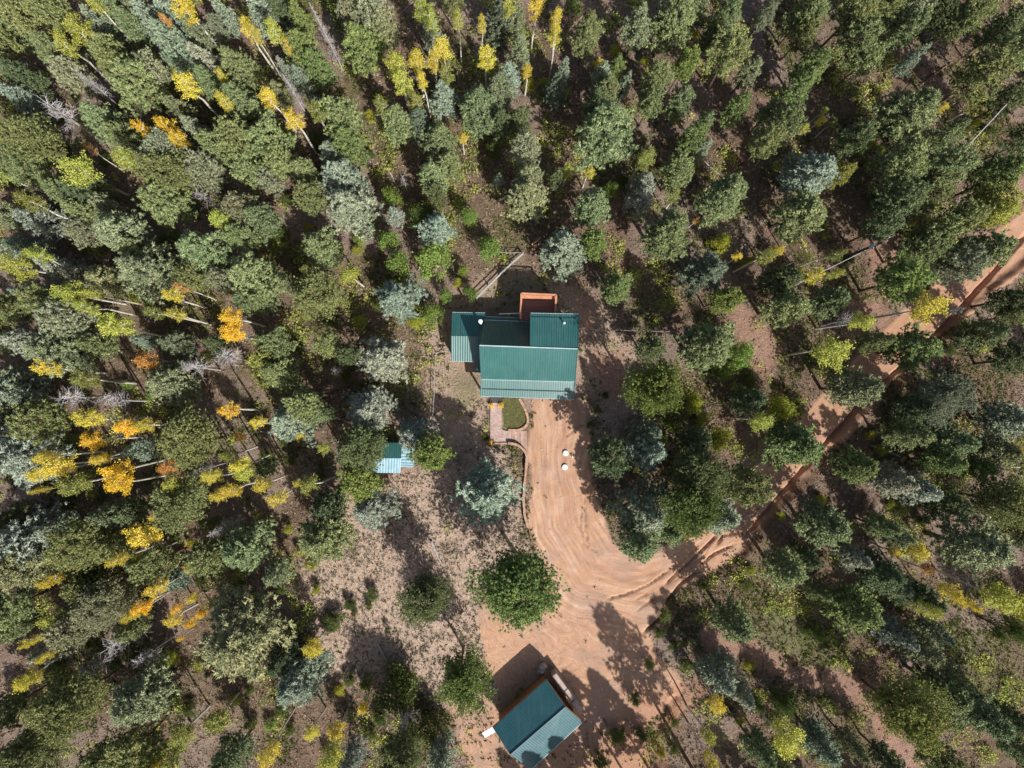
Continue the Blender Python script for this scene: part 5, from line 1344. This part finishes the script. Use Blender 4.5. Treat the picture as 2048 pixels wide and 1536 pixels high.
# scattered loose stones on dirt: uncountable
def stones():
    r_ = np.random.RandomState(44)
    Ps = []
    for (x0, y0, x1, y1, n) in ((1480, 1060, 1440, 1110, 120), (1060, 900, 1070, 1100, 60), (1065, 810, 1180, 1000, 420), (1000, 1230, 1350, 1400, 800), (990, 880, 1040, 1000, 260), (1100, 1000, 1300, 1250, 260), (950, 1200, 1090, 1330, 160), (1300, 1260, 1420, 1480, 260), (650, 1100, 900, 1320, 500), (1450, 600, 1530, 740, 200), (1150, 700, 1260, 860, 200)):
        a = r_.rand(n, 1); Ps.append(np.array([[x0, y0]]) * (1 - r_.rand(n, 2)) + 0 + np.array([[x1, y1]]) * 0) if False else Ps.append(np.column_stack([r_.uniform(min(x0, x1), max(x0, x1), n), r_.uniform(min(y0, y1), max(y0, y1), n)]))
    P = np.concatenate(Ps); Wd = np.array([tuple(W(a, b, 0)) for a, b in P])
    Wd[:, 2] = ground_height(Wd[:, 0], Wd[:, 1])
    n = len(P); s = .018 + .07 * r_.rand(n) ** 3
    Rm = np.linalg.qr(r_.normal(size=(n, 3, 3)))[0]
    V = np.einsum('nij,kj->nki', Rm, ICO_V) * (.75 + .5 * r_.rand(n, 12, 1)) * s[:, None, None]; V[..., 2] *= .6; V += Wd[:, None, :]
    T = ICO_F[None] + (np.arange(n) * 12)[:, None, None]
    o = link("loose_stones", np_mesh("loose_stones", V.reshape(-1, 3), T.reshape(-1, 3)), M_STONE)
    tag(o, "small loose stones strewn over the dirt and the clearing", "stones", kind="stuff")
stones()

# ------------------------------------------------------------------ fences, poles, wires
def fence(name, pts, z, rails, post_r, rail_r, mat, label, cat="fence"):
    P = [W(x, y, z) for x, y in pts]
    e = empty(name, (P[0].x, P[0].y, 0)); tag(e, label, cat)
    for i, p in enumerate(P):
        m = MB(); g = gz(p); m.tube([(p.x, p.y, g - .2), (p.x, p.y, g + z + .08)], [post_r, post_r * .9], 8); m.build("post", mat, e)
    for i in range(len(P) - 1):
        for q in rails:
            m = MB(); m.tube([at(P[i], q), at(P[i + 1], q)], [rail_r, rail_r], 6); m.build("rail", mat, e)
    return e
fence("pole_fence", [(953, 595), (978, 570), (1001, 547), (1024, 525), (1046, 506)], 1.2, (1.15, .6), .08, .075, M_GREYWOOD, "grey pole fence running diagonally up from behind the house")
fence("pole_fence", [(1046, 505), (1020, 505.5), (998, 505)], 1.1, (1.05,), .06, .035, M_GREYWOOD, "thin level fence rail meeting the top of the diagonal pole fence")
fence("pipe_fence", [(901, 704), (885, 702), (872, 706), (870, 735), (868, 762), (868, 790), (866, 820), (864, 850)], 1.0, (.95,), .05, .04, M_GREYWOOD, "thin grey rail fence from the annex down the left yard")

def utility_pole(base, top_z, lab):
    p = W(base[0], base[1], 0); e = empty("utility_pole", (p.x, p.y, 0)); tag(e, lab, "utility pole")
    m = MB(); m.tube([(p.x, p.y, -.3), (p.x, p.y, top_z)], [.17, .12], 10); m.build("pole", M_POLE, e)
    m = MB(); m.bar((p.x - .9, p.y - .6, top_z - .5), (p.x + .9, p.y + .6, top_z - .5), .1, .12); ca = m.build("crossarm", M_POLE, e)
    m = MB()
    for s in (-.85, 0, .85): m.tube([(p.x + s, p.y + s * .66, top_z - .44), (p.x + s, p.y + s * .66, top_z - .28)], [.05, .04], 8)
    m.build("insulators", M_BLUEWHITE, e)
    m = MB(); m.tube([(p.x - .3, p.y - .1, top_z - 1.8), (p.x - .3, p.y - .1, top_z - .95)], [.22, .22], 14); m.build("transformer", M_BLUEWHITE, e)
    return p
up_ = utility_pole((1687, 516), 7.9, "tarred utility pole with pale transformer left of the bare dirt patch")
def cable(a, b, r=.022, sag=.5, n=14):
    m = MB(); a = Vector(a); b = Vector(b)
    pts = []
    for i in range(n + 1):
        f = i / n; p = a.lerp(b, f); p.z -= sag * 4 * f * (1 - f); pts.append(p)
    m.tube(pts, [r] * (n + 1), 5); return m
far = W(2110, 105, 8.5); near = W(1905, 325, 8.0)
e = empty("power_line", (far.x, far.y, 0)); tag(e, "pair of parallel power cables crossing the upper right corner", "power line")
for s in (0, .35):
    cable(far + Vector((s, s * .9, 0)), near + Vector((s, s * .9, 0)), .025, .1).build("cable", M_WIRE, e)
cable(near, (up_.x + .85, up_.y + .56, 7.4), .018, .2).build("cable", M_WIRE, e)
cable(near + Vector((.35, .3, 0)), (up_.x, up_.y, 7.4), .018, .2).build("cable", M_WIRE, e)
sv = cable(W(1156, 658, 6.2), W(1395, 664, 6.0), .014, .3).build("service_cable", M_WIRE)
tag(sv, "thin service cable reaching right from the house roof edge", "cable")
sv = cable(W(1590, 571, 5.5), (up_.x, up_.y, 7.4), .03, .2).build("guy_cable", M_WIRE)
tag(sv, "pale guy cable slanting down left from the utility pole", "cable")

# ------------------------------------------------------------------ logs, stump, pile
def log(a, b, r, mat, lab, leanz=0.0):
    A = W(*a, r); B = W(*b, r + leanz); A.z += gz(A); B.z += gz(B)
    m = MB(); n = 6; pts = []; rr = random.Random(int(a[0]))
    for i in range(n + 1):
        p = A.lerp(B, i / n) + Vector((rr.uniform(-.04, .04), rr.uniform(-.04, .04), 0)); pts.append(p)
    m.tube(pts, [r * (1 - .45 * i / n) for i in range(n + 1)], 8)
    o = m.build("fallen_log", mat); tag(o, lab, "log", "logs lying on the ground")
log((282, 1043), (236, 1056), .17, M_PINEBARK, "brown fallen log below the golden aspens, lower left forest")
log((862, 1082), (883, 1128), .14, M_DEADBARK, "forked grey dead log lying in the clearing", .3)
log((755, 1285), (786, 1345), .12, M_GREYWOOD, "thin grey log at the lower edge of the clearing")
log((1840, 172), (1905, 122), .12, M_PINEBARK, "reddish fallen log in the upper right forest")
log((1735, 890), (1795, 912), .1, M_DEADBARK, "white fallen branch right of the road", .4)
log((1400, 1385), (1440, 1440), .09, M_PINEBARK, "thin brown log down the bank right of the barn")
log((1725, 1360), (1760, 1395), .11, M_GREYWOOD, "grey log beside the pinkish trail, lower right")
log((2000, 935), (2042, 934), .09, M_DEADBARK, "white fallen pole at the right edge at shed level", .2)
log((600, 1340), (628, 1372), .08, M_GREYWOOD, "short grey log under the trees at the left edge of the clearing")
log((1580, 330), (1625, 300), .1, M_PINEBARK, "reddish brown log in the upper right woods, near the wide teal spruce")
log((775, 335), (800, 385), .07, M_DEADBARK, "thin white deadfall in the gap above left of the house")
log((905, 180), (945, 250), .09, M_PINEBARK, "brown deadfall between the aspens in the top middle")
log((1380, 300), (1440, 350), .09, M_GREYWOOD, "grey deadfall in the bare patch, upper centre right")
p = W(1697, 1340, .3); z = gz(p); e = empty("tree_stump", (p.x, p.y, z)); tag(e, "cut orange stump beside the pinkish trail, lower right", "stump")
m_ = MB(); m_.tube([(p.x, p.y, z - .2), (p.x, p.y, z + .35)], [.3, .24], 12); m_.build("bark", M_PINEBARK, e)
m_ = MB(); m_.tube([(p.x, p.y, z + .35), (p.x, p.y, z + .37)], [.21, .21], 12); m_.build("cut_face", M_LOGEND, e)
pc = W(1075, 490, 0); e = empty("log_pile", (pc.x, pc.y, 0)); tag(e, "small pile of cut logs beside the spruce above the deck", "log pile")
rr = random.Random(9)
for k in range(9):
    a = W(1068 + rr.uniform(-3, 3), 500 - k * 2.2, 0); z = gz(a) + .12 + (k % 3) * .16
    m_ = MB(); d_ = Vector((.75, .55, 0)) * rr.uniform(.8, 1.2)
    m_.tube([(a.x - d_.x * .2, a.y - d_.y * .2, z), (a.x + d_.x, a.y + d_.y, z)], [.12, .11], 9)
    m_.build("log", M_LOGEND if k % 2 else M_PINEBARK, e)
